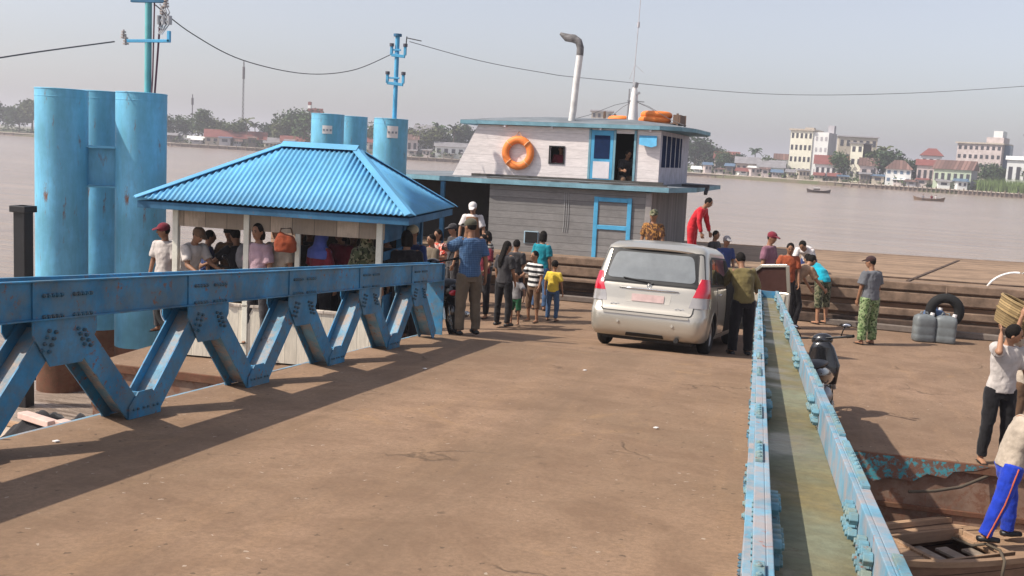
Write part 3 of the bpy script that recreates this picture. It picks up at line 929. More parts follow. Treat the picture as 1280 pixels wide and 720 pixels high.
# boarding plank at mid height
mb = MB(); mb.box(-7.5, 1.6, -.95, -.52, .39, .45); mb.build('boarding_plank', M_log, fe, bevel=.01)
# deck seam boards on the right
mb = MB(); mb.bar((5.7, -.3, DK + .02), (7.3, 6.4, DK + .02), .07, .03); mb.bar((5.2, .2, DK + .02), (11.5, .1, DK + .03), .05, .05, hint=Vector((0, 1, 0)))
mb.build('deck_seam', M_logd, fe)
# cabin
CW = 4.2; HT = 2.50
mb = MB(); mb.box(-3.95, 0, 0, .06, DK, HT); mb.build('cabin_front', M_greyplank, fe)
mb = MB(); mb.box(-.06, 0, .062, 5.6, DK, HT); mb.build('cabin_side', M_sideY, fe)
mb = MB(); mb.box(-7.8, -.062, 5.54, 5.6, DK, HT); mb.box(-7.86, -7.802, 1.9, 5.6, DK, HT); mb.box(-3.95, -3.90, .062, 1.9, DK, HT); mb.box(-7.8, -3.952, 1.9, 1.96, DK, HT)
mb.build('cabin_rear', simple('shaded_wood', (.035, .03, .028), .9), fe)  # near-black tone paints in the shade of the recess under the roof
mb = MB(); mb.box(-.10, .04, -.03, .05, DK, HT - .01); mb.build('corner_post', simple('corner_grey', (.28, .26, .25), .8), fe, bevel=.01)
for x in (-5.2, -6.6, -7.8):
    mb = MB(); mb.box(x - .05, x + .05, .0, .1, DK, HT); mb.build('awning_post', M_bluedark, fe, bevel=.01)
# blue framed cabin door
mb = MB()
x0, x1 = -1.32, -.42
mb.box(x0, x0 + .10, -.045, -.002, .55, HT - .16); mb.box(x1 - .10, x1, -.045, -.002, .55, HT - .16)
mb.box(x0 + .101, x1 - .101, -.043, -.002, HT - .27, HT - .17); mb.box(x0 + .101, x1 - .101, -.043, -.002, 1.58, 1.68)
df = mb.build('door_frame', M_blue, fe, bevel=.006)
mb = MB(); mb.box(x0 + .1, x1 - .1, -.018, -.004, DK, HT - .2); mb.build('door_panel', M_greyplank, df)
# small dark window at left
mb = MB(); mb.box(-3.02, -2.66, -.03, -.002, 1.12, 1.42); wf = mb.build('window', simple('window_frame_blue', (.3, .42, .5), .6), fe, bevel=.008)
mb = MB(); mb.box(-2.99, -2.675, -.036, -.031, 1.135, 1.405); mb.build('pane', M_dark, wf)
mb = MB()
for x in (-2.05, -2.0, -1.95): mb.tube([(x, -.012, HT - .1), (x + .01, -.012, 1.7), (x - .01, -.012, 1.45)], .006, 5)
mb.build('wall_cable', simple('cable_grey', (.35, .35, .35), .7), fe)
# lower roof slab (chamfered left end)
def roof(outline, z, th, crown, name, mt_top, mt_edge):
    cx = sum(p[0] for p in outline) / len(outline); cy = sum(p[1] for p in outline) / len(outline)
    n_ = len(outline)
    vs = [(x, y, z) for x, y in outline] + [(cx, cy, z + .002)]
    MBt = MB()
    vs = []
    rings = [(1.0, 0), (.75, .45), (.4, .85)]
    for k, hh in rings: vs += [(cx + (x - cx) * k, cy + (y - cy) * k, z + th + crown * hh + .002) for x, y in outline]
    vs.append((cx, cy, z + th + crown + .002))
    fs = []
    for r_ in range(2):
        for i in range(n_): j = (i + 1) % n_; fs.append((r_ * n_ + i, r_ * n_ + j, (r_ + 1) * n_ + j, (r_ + 1) * n_ + i))
    for i in range(n_): fs.append((2 * n_ + i, 2 * n_ + (i + 1) % n_, 3 * n_))
    o = MBt.add(vs, fs).build(name, mt_top, fe)
    mb = MB()
    vs = [(x, y, z) for x, y in outline] + [(x, y, z + th) for x, y in outline]
    fs = [(i, (i + 1) % n_, n_ + (i + 1) % n_, n_ + i) for i in range(n_)] + [tuple(range(n_ - 1, -1, -1))]
    mb.add(vs, fs)
    mb.build(name.replace('roof', 'roof_edge'), mt_edge, fe)
    return o
roof([(-4.1, -.20), (.45, -.20), (.85, 1.2), (.85, 6.1), (-8.2, 6.1), (-8.2, .9), (-5.9, .3)], HT + .02, .11, .10, 'lower_roof', M_roofgrey, M_trim)
mb = MB(); mb.bar((-4.0, -.12, HT + .165), (.4, -.12, HT + .165), .03, .03, hint=Vector((0, 1, 0)))
for x in (-3.2, -2.4, -1.7, -.9): mb.box(x, x + .22, -.09, -.03, HT + .15, HT + .17)
mb.bar((-4.6, .44, HT + .20), (.2, .44, HT + .20), .06, .07, hint=Vector((0, 1, 0)))
mb.build('roof_batten', simple('batten_dark', (.07, .065, .06), .8), fe)
mb = MB(); mb.bar((.45, 1.6, HT + .17), (1.1, 1.7, HT + .17), .09, .07, hint=Vector((0, 1, 0))); mb.bar((1.04, 1.6, HT + .0), (1.04, 2.0, HT + .17), .08, .08)
mb.build('roof_bracket', simple('bracket_dark', (.04, .04, .045), .7), fe)
# wheelhouse
WB, WT = HT + .16, 3.94
WY = .55
mb = MB()
wx0, wx1, wz0, wz1 = -2.62, -2.28, WB + .42, WB + .80
mb.poly([(-5.15, WY, WB), (wx0, WY, WB), (wx0, WY, WT), (-4.5, WY, WT)], .05, (0, 1, 0))
mb.box(wx1, -1.62, WY - .025, WY + .025, WB, WT)
mb.box(wx0, wx1, WY - .025, WY + .025, WB, wz0); mb.box(wx0, wx1, WY - .025, WY + .025, wz1, WT)
mb.poly([(-.50, WY, WB), (.06, WY, WB), (.06, WY, WT), (-.50, WY, WT)], .05, (0, 1, 0))
mb.poly([(-1.60, WY, WT - .10), (-.52, WY, WT - .10), (-.52, WY, WT), (-1.60, WY, WT)], .05, (0, 1, 0))
mb.build('wheelhouse_front', M_whitep, fe)
mb = MB()
mb.poly([(-5.15, WY + .03, WB), (-4.5, WY + .03, WT), (-4.5, 4.9, WT), (-5.15, 4.9, WB)], .05, (1, 0, 0))
mb.box(-4.5, .03, 4.9, 4.95, WB, WT)
mb.box(.01, .06, WY + .03, WY + .25, WB, WT); mb.box(.01, .06, 3.75, 4.9, WB, WT)
mb.box(.01, .06, WY + .25, 3.75, WB, WB + .42); mb.box(.01, .06, WY + .25, 3.75, WT - .10, WT)
mb.build('wheelhouse_side', M_sideshade, fe)
mb = MB(); mb.box(-4.4, 0, WY + .04, 4.9, WB + .0, WB + .02); mb.build('wheelhouse_floor', M_dark, fe)
mb = MB(); mb.box(-4.1, .0, 2.2, 2.24, WB + .021, WT); mb.build('wheelhouse_bulkhead', M_dark, fe)
M_navy = simple('navy_glass', (.014, .028, .075), .9, vary=.2, spec=.02, bumps=0)
M_mull = painted('mullion_grey', (.45, .47, .52), rust=.1, scale=6)
for i in range(5):
    y0 = WY + .26 + i * .66
    mb = MB(); mb.box(.02, .05, y0, y0 + .58, WB + .42, WT - .10); wn_ = mb.build('side_window', M_navy, fe)
    mb = MB(); mb.box(.018, .058, y0 + .58, y0 + .66, WB + .421, WT - .101); mb.build('mullion', M_mull, wn_)
# doors: panelled leaf, opening, hatch
mb = MB(); mb.box(-1.60, -1.06, WY - .055, WY - .028, WB + .01, WT - .04); dl = mb.build('wheelhouse_door', M_blue, fe, bevel=.005)
mb = MB(); mb.box(-1.52, -1.14, WY - .062, WY - .056, WB + .57, WT - .16); mb.build('door_window', M_navy, dl)
mb = MB(); mb.box(-1.53, -1.13, WY - .062, WY - .056, WB + .10, WB + .50); mb.build('door_board', M_whiteflat, dl)
for xa in (-1.66, -1.055, -.56):
    mb = MB(); mb.box(xa, xa + .055, WY - .06, WY - .028, WB, WT - .02); mb.build('door_jamb', M_trim, fe, bevel=.004)
mb = MB()
mb.poly([(-.44, WY - .07, WT - .13), (-.02, WY - .07, WT - .13), (.0, WY - .16, WT - .36), (-.12, WY - .17, WT - .40), (-.42, WY - .14, WT - .34)], .02, (0, 1, .3))
hb = mb.build('open_hatch', M_blue, fe, bevel=.004)
mb = MB(); mb.box(-.42, -.20, WY - .032, WY - .027, WT - .33, WT - .15); mb.build('hatch_inside_shade', M_dark, fe)  # near-black sheet on the solid wall, painting the hatch's dark inside
mb = MB()
for a_, b_ in ((wx0 - .03, wx0), (wx1, wx1 + .03)): mb.box(a_, b_, WY - .045, WY - .027, wz0 - .03, wz1 + .03)
for a_, b_ in ((wz0 - .03, wz0), (wz1, wz1 + .03)): mb.box(wx0, wx1, WY - .045, WY - .027, a_, b_)
mb.build('window_frame', M_black, fe)
mb = MB(); mb.box(-3.4, -1.7, WY + .9, WY + .92, WB + .02, WT - .02); mb.build('wheelhouse_bulkhead', M_dark, fe)
roof([(-4.95, .42), (-3.0, .36), (0.05, .36), (.5, .7), (.72, 1.6), (.75, 4.0), (.5, 5.2), (-4.9, 5.2), (-5.1, 1.0)], WT + .01, .09, .20, 'upper_roof', M_roofgrey, M_trim)
for x in (-3.8, -2.6, -1.4, -.2):
    mb = MB(); mb.box(x, x + .05, .40, WY - .03, WT - .04, WT + .008); mb.build('rafter', M_whiteflat, fe)
# lifebuoy on the wall
M_orange = simple('buoy_orange', (.80, .22, .045), .55, vary=.18, scale=5)
M_orangep = simple('buoy_pale', (.75, .42, .22), .6, vary=.2, scale=5)
def to_ferry(o): setpar(o, fe)
def fw(x, y, z):
    return Matrix.Translation((fc.x, fc.y, 0)) @ fe.rotation_euler.to_matrix().to_4x4() @ Vector((x, y, z))
lb = empty('lifebuoy', fw(-3.42, WY - .10, WB + .62), 0, 'orange ring lifebuoy hanging on the white wheelhouse wall', 'lifebuoy')
lb.rotation_euler = fe.rotation_euler
mb = MB(); mb.torus((0, 0, 0), (0, 1, 0), .32, .095, 40, 12, flat=.75); mb.build('ring', M_orange, lb, smooth=True)
for k in range(4):
    a = R(45 + 90 * k); mb = MB()
    mb.torus((.32 * math.cos(a), 0, .32 * math.sin(a)), (-math.sin(a), 0, math.cos(a)), .088, .014, 16, 6)
    mb.build('band', M_orangep, lb, smooth=True)
mb = MB(); mb.tube([(-.08, .0, .40), (0, .03, .52), (.08, .0, .40)], .012, 6); mb.build('rope', M_orangep, lb)
# stacked buoys behind the mast on the wheelhouse roof
M_rack = simple('rack_brown', (.16, .10, .07), .8)
rk = empty('buoy_rack', fw(0, 0, 0), 0, 'low brown rack on the wheelhouse roof behind the mast', 'rack')
rk.rotation_euler = fe.rotation_euler
mb = MB()
RZ = WT + .26
RZ = WT + .24
for x in (-1.7, .15):
    for y in (2.0, 3.2): mb.box(x, x + .05, y, y + .05, RZ - .1, RZ + .24)
mb.box(-1.7, .21, 2.0, 3.26, RZ - .02, RZ + .0); mb.box(.02, .20, 2.3, 3.1, RZ, RZ + .22)
mb.build('frame', M_rack, rk)
for i, (x, z, r_, lab) in enumerate(((-1.35, .06, .26, 'orange buoy lying flat at the left end of the roof rack'), (-.48, .07, .33, 'orange buoy lying lowest in the rack right of the mast'), (-.44, .20, .32, 'orange buoy stacked on top of another in the roof rack right of the mast'))):
    mb = MB(); mb.torus((0, 0, 0), (0, .05, 1), r_, .085, 32, 10)
    o = mb.build('ring_buoy', M_orange, smooth=True); o.location = fw(x, 2.5, RZ + z); o.rotation_euler = fe.rotation_euler
    tag(o, lab, 'lifebuoy', 'ring buoys on the ferry roof')
# exhaust stack
ex = empty('exhaust_stack', fw(-2.13, .75, WT + .1), 0, 'tall white exhaust stack with blackened bent tip on the ferry roof', 'exhaust stack')
hx = D(735, 48, 24.4).z - (WT + .1) - .06
pts = [(-.08, 0, -.15), (-.03, 0, .3), (0.0, 0, hx * .5), (.05, 0, hx - .30)]
MB().tube(pts, .082, 16).build('pipe', simple('exhaust_silver', (.66, .64, .62), .45, .1, vary=.25, scale=3), ex, smooth=True, angle=50)
pts = [(.05, 0, hx - .302), (.05, 0, hx - .12), (.0, 0, hx + .02), (-.12, 0, hx + .09), (-.30, 0, hx + .11), (-.46, 0, hx + .20)]
MB().tube(pts, [.086, .088, .09, .10, .095, .035], 16).build('bent_tip', simple('soot', (.17, .16, .16), .6, vary=.7, scale=6), ex, smooth=True, angle=60)
mb = MB(); mb.torus((-.06, 0, .0), (0, 0, 1), .10, .02, 20, 8); mb.tube([(-.25, 0, .05), (.1, 0, .05)], .02, 6); mb.build('collar', M_rust, ex)
# mast
ms = empty('ferry_mast', fw(-.92, 1.9, WT + .2), 0, 'white tapered mast with thin whip antenna on the ferry roof', 'mast')
hm = D(803, 108, 25.2).z - (WT + .2)
mb = MB(); mb.tube([(0, 0, 0), (0, 0, hm * .8), (.0, 0, hm)], [.13, .085, .05], 12); mb.build('post', M_white, ms, smooth=True, angle=50)
mb = MB(); mb.tube([(-.14, .0, 0), (-.13, 0, hm * .95)], .022, 6); mb.tube([(.0, 0, hm), (.02, 0, hm + .12)], .07, 8); mb.bar((.06, -.05, hm * .80), (.14, -.05, hm * .86), .05, .08)
mb.bar((-.16, -.04, hm * .62), (.26, -.04, hm * .60), .03, .03, hint=Vector((0, 1, 0)))
mb.build('mast_light', M_steel, ms)
mb = MB()
ht = D(803, -40, 25.2).z - (WT + .2)
mb.tube([(-.05, 0, hm), (-.04, 0, hm + .55), (.0, 0, ht)], [.012, .010, .008], 5); mb.tube([(-.02, 0, hm + 1.45), (-.02, 0, hm + 1.58)], .03, 8)
mb.tube([(-.04, 0, hm + .55), (-.15, 0, hm + .2)], .006, 5); mb.tube([(-.04, 0, hm + .55), (.2, 0, hm + .35)], .005, 5)
mb.build('antenna', simple('antenna_grey', (.45, .42, .44), .6), ms)
for s_ in ((-1.5, -.6, -.02), (1.35, -.8, -.02), (1.1, 2.3, 0), (-1.2, 2.2, 0)):
    mb = MB(); a = Vector((0, 0, hm * .62)); c = Vector(s_)
    mb.tube([a, a.lerp(c, .3) + Vector((0, 0, .04)), a.lerp(c, .7) - Vector((0, 0, .02)), c], .006, 5); mb.build('stay_wire', M_cable, ms)
# tyre fender
p = P(1181, 391, .38)
hx_, hy_ = None, None
tf = D(1181, 389, 20.75)
mb = MB(); mb.torus((0, 0, 0), (0, 1, .12), .27, .10, 36, 12, flat=1.0)
o = mb.build('tyre_fender', M_rubber, smooth=True); o.location = (tf.x, tf.y, tf.z); o.rotation_euler = fe.rotation_euler
tag(o, 'old black tyre fender hanging on the brown ferry hull behind the jerrycans', 'tyre')
mb = MB(); mb.tube([(0, 0, .30), (0, .02, .50)], .015, 6); mb.build('rope', M_log, o)
# white rope arch on the ferry deck
q0 = D(1234, 356, 21.6)
pts = [D(1234 + 91 * t / 16, 358 - 17 * math.sin(math.pi * (t / 16) ** .75), 21.6 - .02 * t) for t in range(17)]
tag(MB().tube(pts, .025, 8).build('hose', simple('hose_white', (.75, .72, .70), .5), smooth=True), 'white hose arching over the ferry deck at the right edge', 'hose')
# ================================================================= PEOPLE
SK = {'a': (.26, .13, .075), 'b': (.33, .17, .10), 'c': (.20, .10, .06)}
def skin_mat(k): 
    nm = 'skin_' + k
    return simple(nm, SK[k], .55, vary=.08, scale=12, bumps=.05, spec=.35)
M_hair = simple('hair_black', (.010, .008, .007), .85, vary=.4, scale=40, bumps=.8, spec=.15)
M_eye = simple('eye_dark', (.02, .015, .012), .2, bumps=0)
M_lip = simple('lip', (.16, .06, .045), .5, bumps=0)
TEX = bpy.data.textures.new('folds', 'CLOUDS'); TEX.noise_scale = .11; TEX.noise_depth = 2
def V(*a): return Vector(a)
def remesh(o, vox, disp=0, smooth=4):
    md = o.modifiers.new('remesh', 'REMESH'); md.mode = 'VOXEL'; md.voxel_size = vox; md.use_smooth_shade = True
    sm = o.modifiers.new('smooth', 'SMOOTH'); sm.factor = .5; sm.iterations = smooth
    if disp:
        dp = o.modifiers.new('folds', 'DISPLACE'); dp.texture = TEX; dp.strength = disp; dp.mid_level = .5; dp.texture_coords = 'LOCAL'
def mirror(v, s): return Vector((v[0] * s, v[1], v[2]))
def person(label, at_, heading, H=1.65, ground=0.0, shirt=None, pants=None, sleeve='short', leg='long', hair='short', cap=None,
           lean=0, side=0, arms=None, legs=None, skin='a', headpitch=8, headyaw=0, child=0.0, female=False, baggy=0.0, vox=.012,
           face=True, sit=0.0, group=None, shoes=None, hip=None, jacket=None, stripe=None):
    s = H / 1.65
    root = empty('person', (at_[0], at_[1], ground), -R(heading), label, 'person', group)
    arms = arms or [((.16, .05, -1), (.05, .30, -1))] * 2
    legs = legs or [((.07, .02, -1), (.02, -.03, -1)), ((.09, .06, -1), (.02, -.10, -1))]
    TL, SL = .415 * s * (1 - .10 * child), .40 * s * (1 - .10 * child)
    UA, FA = .285 * s, .245 * s
    # leg joints relative to pelvis
    LJ = []
    for i, (th, sh) in enumerate(legs):
        sg = -1 if i == 0 else 1
        h0 = V(sg * .088 * s, 0, -.02 * s)
        k = h0 + mirror(V(*th).normalized(), sg) * TL
        a = k + mirror(V(*sh).normalized(), sg) * SL
        LJ.append((h0, k, a))
    low = min(l[2].z for l in LJ)
    hp = -low + .075 * s if hip is None else hip
    pel = V(0, 0, hp)
    LJ = [tuple(p + pel for p in l) for l in LJ]
    ln, sd_ = R(lean), R(side)
    def dr(a, b): return V(math.sin(b), math.sin(a) * math.cos(b), math.cos(a) * math.cos(b)).normalized()
    d1, d2, d3 = dr(ln * .45, sd_ * .5), dr(ln, sd_), dr(ln * 1.12, sd_)
    p0 = pel; p1 = p0 + d1 * .15 * s; p2 = p1 + d2 * .20 * s; p3 = p2 + d3 * .155 * s
    shc = p2 + d3 * .115 * s
    right = V(math.cos(sd_), 0, -math.sin(sd_))
    # head
    hpit = R(lean * .75 + headpitch); hy = R(headyaw)
    hu = V(math.sin(sd_ * .6), math.sin(hpit), math.cos(hpit)).normalized()
    hf = V(math.sin(hy) , math.cos(hy), 0); hf = (hf - hu * hf.dot(hu)).normalized()
    hr = hf.cross(hu).normalized()
    HM = Matrix((hr, hf, hu)).transposed().to_4x4()
    hs = s * (1 + .28 * child)
    nb = p3 + d3 * .03 * s
    hc = nb + hu * .135 * hs + hf * .018 * hs
    W = 1.0 - (.10 if female else 0)
    bd = MB()
    torso = [(p0 - V(0, 0, .085 * s), .115 * s, .085 * s), (p0, .150 * s, .105 * s), (p1, .125 * s * W, .090 * s), (p2, .155 * s * W, .105 * s), (shc, .160 * s * W, .085 * s), (p3, .065 * s, .060 * s)]
    bd.sweep(torso, n=14)
    bd.capsule(p3 - d3 * .03 * s, .056 * s, nb + hu * .06 * hs, .048 * s, 12)
    bd.ell(hc, (.073 * hs, .092 * hs, .108 * hs), HM, 14)
    bd.ell(hc + hf * .022 * hs - hu * .055 * hs, (.054 * hs, .062 * hs, .058 * hs), HM, 12)
    bd.ell(hc + hf * .094 * hs - hu * .012 * hs, (.013 * hs, .018 * hs, .022 * hs), HM, 8)
    for sg in (-1, 1): bd.ell(hc + hr * (.076 * hs * sg) - hu * .005 * hs, (.010 * hs, .018 * hs, .028 * hs), HM, 8)
    AJ = []
    for i, (ua, fa) in enumerate(arms):
        sg = -1 if i == 0 else 1
        sh = shc + right * (sg * .150 * s * W)
        e = sh + right * (sg * .02 * s) + mirror(V(*ua).normalized(), sg) * UA
        wv = mirror(V(*fa).normalized(), sg)
        wr = e + wv * FA
        AJ.append((sh, e, wr))
        bd.capsule(sh, .050 * s, e, .037 * s, 12)
        bd.capsule(e, .037 * s, wr, .025 * s, 12)
        # hand: flattened palm, four unequal fingers bent at the knuckles, thumb from the side
        nrm = wv.cross(V(0, 0, 1))
        if nrm.length < .25: nrm = V(1, 0, 0)
        nrm.normalize()
        lat = wv.cross(nrm).normalized()
        curl = (nrm * -sg * .55)
        pc = wr + wv * .045 * s
        bd.tube([wr, wr + wv * .03 * s, wr + wv * .085 * s], [.024 * s, .036 * s, .036 * s], 10, flat=.45, hint=lat)
        fr = max(.0085 * s, vox * .85)
        for q, (off, ln_) in enumerate(((-.030, .062), (-.010, .074), (.010, .070), (.030, .054))):
            b0 = wr + wv * .078 * s + lat * off * s * 1.05
            m1 = b0 + (wv * .85 + curl * .5 + lat * off * 3).normalized() * ln_ * s * .52
            e1 = m1 + (wv * .5 + curl * 1.1).normalized() * ln_ * s * .48
            bd.capsule(b0, fr, m1, fr * .95, 6); bd.capsule(m1, fr * .95, e1, fr * .85, 6)
        t0 = wr + wv * .028 * s - lat * .026 * s
        t1 = t0 + (wv * .65 - lat * .8 + curl * .3).normalized() * .032 * s
        bd.capsule(t0, fr * 1.15, t1, fr, 6); bd.capsule(t1, fr, t1 + (wv * .9 - lat * .1 + curl * .5).normalized() * .026 * s, fr * .9, 6)
    FT = []
    for i, (h0, k, a) in enumerate(LJ):
        bd.capsule(h0, .080 * s, k, .052 * s, 12)
        d = (a - k).normalized(); back = V(0, -1, 0)
        bd.capsule(k, .050 * s, a, .034 * s, 12)
        bd.capsule(k + d * .10 * s + back * .014 * s, .045 * s, k + d * .22 * s + back * .010 * s, .038 * s, 10)
        az = a.z
        ft = [a + V(0, -.045 * s, -.045 * s), a + V(0, .04 * s, -.045 * s), a + V((-1 if i == 0 else 1) * .02 * s, .135 * s, -.055 * s)]
        FT.append((a, ft))
        bd.capsule(a, .034 * s, ft[0] + V(0, .02 * s, 0), .030 * s, 10)
        bd.tube(ft, [.030 * s, .040 * s, .030 * s], 10, flat=.62)
    b = bd.build('body', skin_mat(skin), root, smooth=True); remesh(b, vox, smooth=3)
    # eyes and mouth
    if face:
        for sg in (-1, 1):
            MB().ell(hc + hf * .086 * hs + hr * sg * .030 * hs + hu * .014 * hs, (.010 * hs, .006 * hs, .0065 * hs), HM, 8).build('eye', M_eye, root, smooth=True)
            MB().tube([hc + hf * .086 * hs + hr * sg * .045 * hs + hu * .030 * hs, hc + hf * .092 * hs + hr * sg * .016 * hs + hu * .034 * hs], .004 * hs, 6).build('eyebrow', M_hair, root)
        MB().ell(hc + hf * .083 * hs - hu * .052 * hs, (.022 * hs, .008 * hs, .007 * hs), HM, 8).build('mouth', M_lip, root, smooth=True)
    # hair
    hb = MB()
    hb.ell(hc - hf * .016 * hs + hu * .020 * hs, (.081 * hs, .090 * hs, .101 * hs), HM, 16)
    if hair == 'long':
        hb.sweep([(hc - hf * .035 * hs + hu * .04 * hs, .075 * hs, .06 * hs), (hc - hf * .055 * hs - hu * .07 * hs, .082 * hs, .055 * hs), (p3 - hf * .07 * s - hu * .03 * s, .085 * s, .045 * s), (p2 - hf * .115 * s + V(0, 0, .02), .085 * s, .035 * s), (p1 - hf * .115 * s + V(0, 0, .08 * s), .045 * s, .02 * s)], hint=hr, n=12)
    if hair == 'bob':
        hb.sweep([(hc - hf * .03 * hs + hu * .04 * hs, .082 * hs, .07 * hs), (hc - hf * .035 * hs - hu * .06 * hs, .088 * hs, .068 * hs), (hc - hf * .035 * hs - hu * .12 * hs, .078 * hs, .055 * hs)], hint=hr, n=12)
    if hair == 'bun': hb.ell(hc - hf * .11 * hs + hu * .02 * hs, (.04 * hs, .035 * hs, .04 * hs), HM, 10)
    if hair in ('short', 'long', 'bob', 'bun'):
        o = hb.build('hair', M_hair, root, smooth=True); remesh(o, .010 if vox < .0115 else .013, .010, 1)
    if hair == 'veil':
        hb.ell(hc, (.092 * hs, .10 * hs, .122 * hs), HM, 14)
        hb.sweep([(hc - hu * .02 * hs - hf * .02 * hs, .088 * hs, .085 * hs), (nb, .10 * s, .09 * s), (shc, .20 * s, .14 * s), (p2, .21 * s, .15 * s)], hint=hr, n=14)
        o = hb.build('veil', cap, root, smooth=True); remesh(o, .015, .015, 2)
    elif cap is not None:
        cm = cap
        cb = MB()
        cb.ell(hc - hf * .008 * hs + hu * .045 * hs, (.090 * hs, .102 * hs, .082 * hs), HM, 16)
        cb.sweep([(hc + hf * .06 * hs + hu * .050 * hs, .070 * hs, .010 * hs), (hc + hf * .11 * hs + hu * .046 * hs, .066 * hs, .010 * hs), (hc + hf * .165 * hs + hu * .030 * hs, .042 * hs, .009 * hs)], hint=hr, n=12)
        o = cb.build('cap', cm, root, smooth=True); remesh(o, .010, 0, 1)
    # shirt
    if shirt is not None:
        t = .013 * s + baggy * .01
        sb = MB()
        hem = p0 - V(0, 0, .045 * s)
        sb.sweep([(hem, .160 * s + t, .115 * s + t), (p0 + d1 * .03 * s, .152 * s + t * 1.3, .108 * s + t), (p1, .130 * s * W + t * 1.5, .095 * s + t * 1.3), (p2, .158 * s * W + t * 1.2, .108 * s + t), (shc, .160 * s * W + t, .088 * s + t), (shc + d3 * .035 * s, .115 * s * W + t, .070 * s + t), (p3 + d3 * .004 * s, .066 * s, .062 * s)], n=18)
        for sh, e, wr in AJ:
            if sleeve == 'none': continue
            if sleeve == 'short':
                q = sh.lerp(e, .78); sb.tube([sh - (e - sh) * .12, sh, q], [.045 * s, .058 * s + t, .058 * s + t * 1.4], 12)
            else:
                sb.tube([sh - (e - sh) * .12, sh, e], [.045 * s, .057 * s + t, .048 * s + t], 12)
                sb.ell(e, (.046 * s + t,) * 3, None, 10)
                sb.tube([e, wr - (wr - e) * .06], [.046 * s + t, .034 * s + t], 12)
        o = sb.build('shirt', shirt, root, smooth=True); remesh(o, vox + .002, .030 * s, 2)
    if jacket is not None:
        t = .028 * s
        sb = MB()
        sb.sweep([(p0 + d1 * .02, .152 * s + t, .108 * s + t), (p1, .130 * s + t, .095 * s + t), (p2, .158 * s + t * .8, .108 * s + t), (shc, .145 * s + t * .5, .088 * s + t)], n=16)
        o = sb.build('vest', jacket, root, smooth=True); remesh(o, vox + .002, .014, 2)
    # trousers
    if pants is not None:
        t = .014 * s + baggy * .015
        pb = MB()
        pb.sweep([(p0 - V(0, 0, .12 * s), .125 * s + t, .09 * s + t), (p0, .152 * s + t * .6, .107 * s + t * .6), (p0 + d1 * .07 * s, .142 * s + t * .3, .100 * s + t * .3)], n=16)
        for h0, k, a in LJ:
            pb.tube([h0 + (h0 - k) * .1, h0, k] if leg != 'short' else [h0 + (h0 - k) * .1, h0, h0.lerp(k, .98)], [.07 * s, .086 * s + t, .060 * s + t + (.012 * s if leg == 'short' else 0)], 14)
            if leg == 'long':
                pb.ell(k, (.058 * s + t,) * 3, None, 10)
                pb.tube([k, a - (a - k) * .02], [.058 * s + t, .046 * s + t], 14)
            if leg == 'three':
                pb.ell(k, (.058 * s + t,) * 3, None, 10)
                pb.tube([k, k.lerp(a, .35)], [.058 * s + t, .056 * s + t], 14)
        o = pb.build('trousers', pants, root, smooth=True); remesh(o, vox + .002, .026 * s, 2)
        if stripe is not None:
            for i, (h0, k, a) in enumerate(LJ):
                sg = -1 if i == 0 else 1
                off = V(sg * (.075 * s + t), 0, 0); off2 = V(sg * (.052 * s + t), 0, 0)
                mb = MB(); mb.tube([h0 + off * 1.12, k + off2 * 1.12, a + off2 * .95], .008, 6, flat=1); mb.build('side_stripe', stripe, root)
    for a, ft in FT:
        mb = MB()
        z0 = 0
        base = [V(p.x, p.y, a.z - .072 * s) for p in ft]
        base[0] = base[0] + V(0, -.02 * s, 0); base[2] = base[2] + V(0, .03 * s, 0)
        if shoes == 'shoe':
            mb.tube([base[0] + V(0, 0, .04 * s), base[1] + V(0, 0, .038 * s), base[2] + V(0, 0, .03 * s)], [.036 * s, .046 * s, .034 * s], 12, flat=.8)
            mb.build('shoe', M_black, root, smooth=True)
        else:
            mb.tube([p + V(0, 0, .006) for p in base], [.032 * s, .042 * s, .030 * s], 12, flat=.18)
            mb.build('sandal', M_rubber, root, smooth=True)
    root['_jk'] = 0
    del root['_jk']
    return root, dict(hc=hc, hf=hf, hu=hu, p2=p2, AJ=AJ, LJ=LJ, s=s)

def headpos(px, py, H, z0):     # ground position from where the top of the head is seen
    p = P(px, py, z0 + H); return (p.x, p.y)
C_ = cloth
c_blue = C_('cloth_plaid_blue', (.03, .075, .17), 'plaid', (.10, .18, .30), 230)
c_khaki = C_('cloth_khaki', (.135, .105, .075))
c_dkgrey = C_('cloth_dark_grey', (.045, .042, .045))
c_blk = C_('cloth_black', (.014, .013, .015))
c_grey = C_('cloth_grey', (.26, .25, .26))
c_white = C_('cloth_white', (.62, .58, .57))
c_offw = C_('cloth_offwhite', (.50, .45, .42))
c_red = C_('cloth_red', (.50, .02, .03))
c_dkred = C_('cloth_maroon', (.17, .02, .035))
c_turq = C_('cloth_turquoise', (.01, .36, .48))
c_teal = C_('cloth_teal', (.01, .22, .28))
c_yel = C_('cloth_yellow', (.66, .48, .06))
c_jean = C_('cloth_jeans', (.05, .10, .20))
c_green = C_('cloth_green', (.02, .11, .05))
c_camo = C_('cloth_camo_green', (.13, .20, .08), 'blotch', (.24, .30, .15), 14)
c_camod = C_('cloth_camo_dark', (.06, .07, .035), 'blotch', (.16, .15, .09), 14)
c_batik = C_('cloth_batik', (.36, .17, .05), 'blotch', (.09, .04, .025), 22)
c_olive = C_('cloth_olive', (.17, .135, .055))
c_purple = C_('cloth_mauve', (.22, .10, .14))
c_orange = C_('cloth_orange_red', (.60, .08, .05), 'blotch', (.62, .40, .34), 16)
c_pink = C_('cloth_dusty_pink', (.40, .27, .31))
c_stripe = C_('cloth_bw_stripe', (.018, .018, .02), 'stripe', (.62, .60, .58), 62)
c_zeb = C_('cloth_grey_stripe', (.03, .03, .03), 'stripe', (.38, .36, .33), 90)
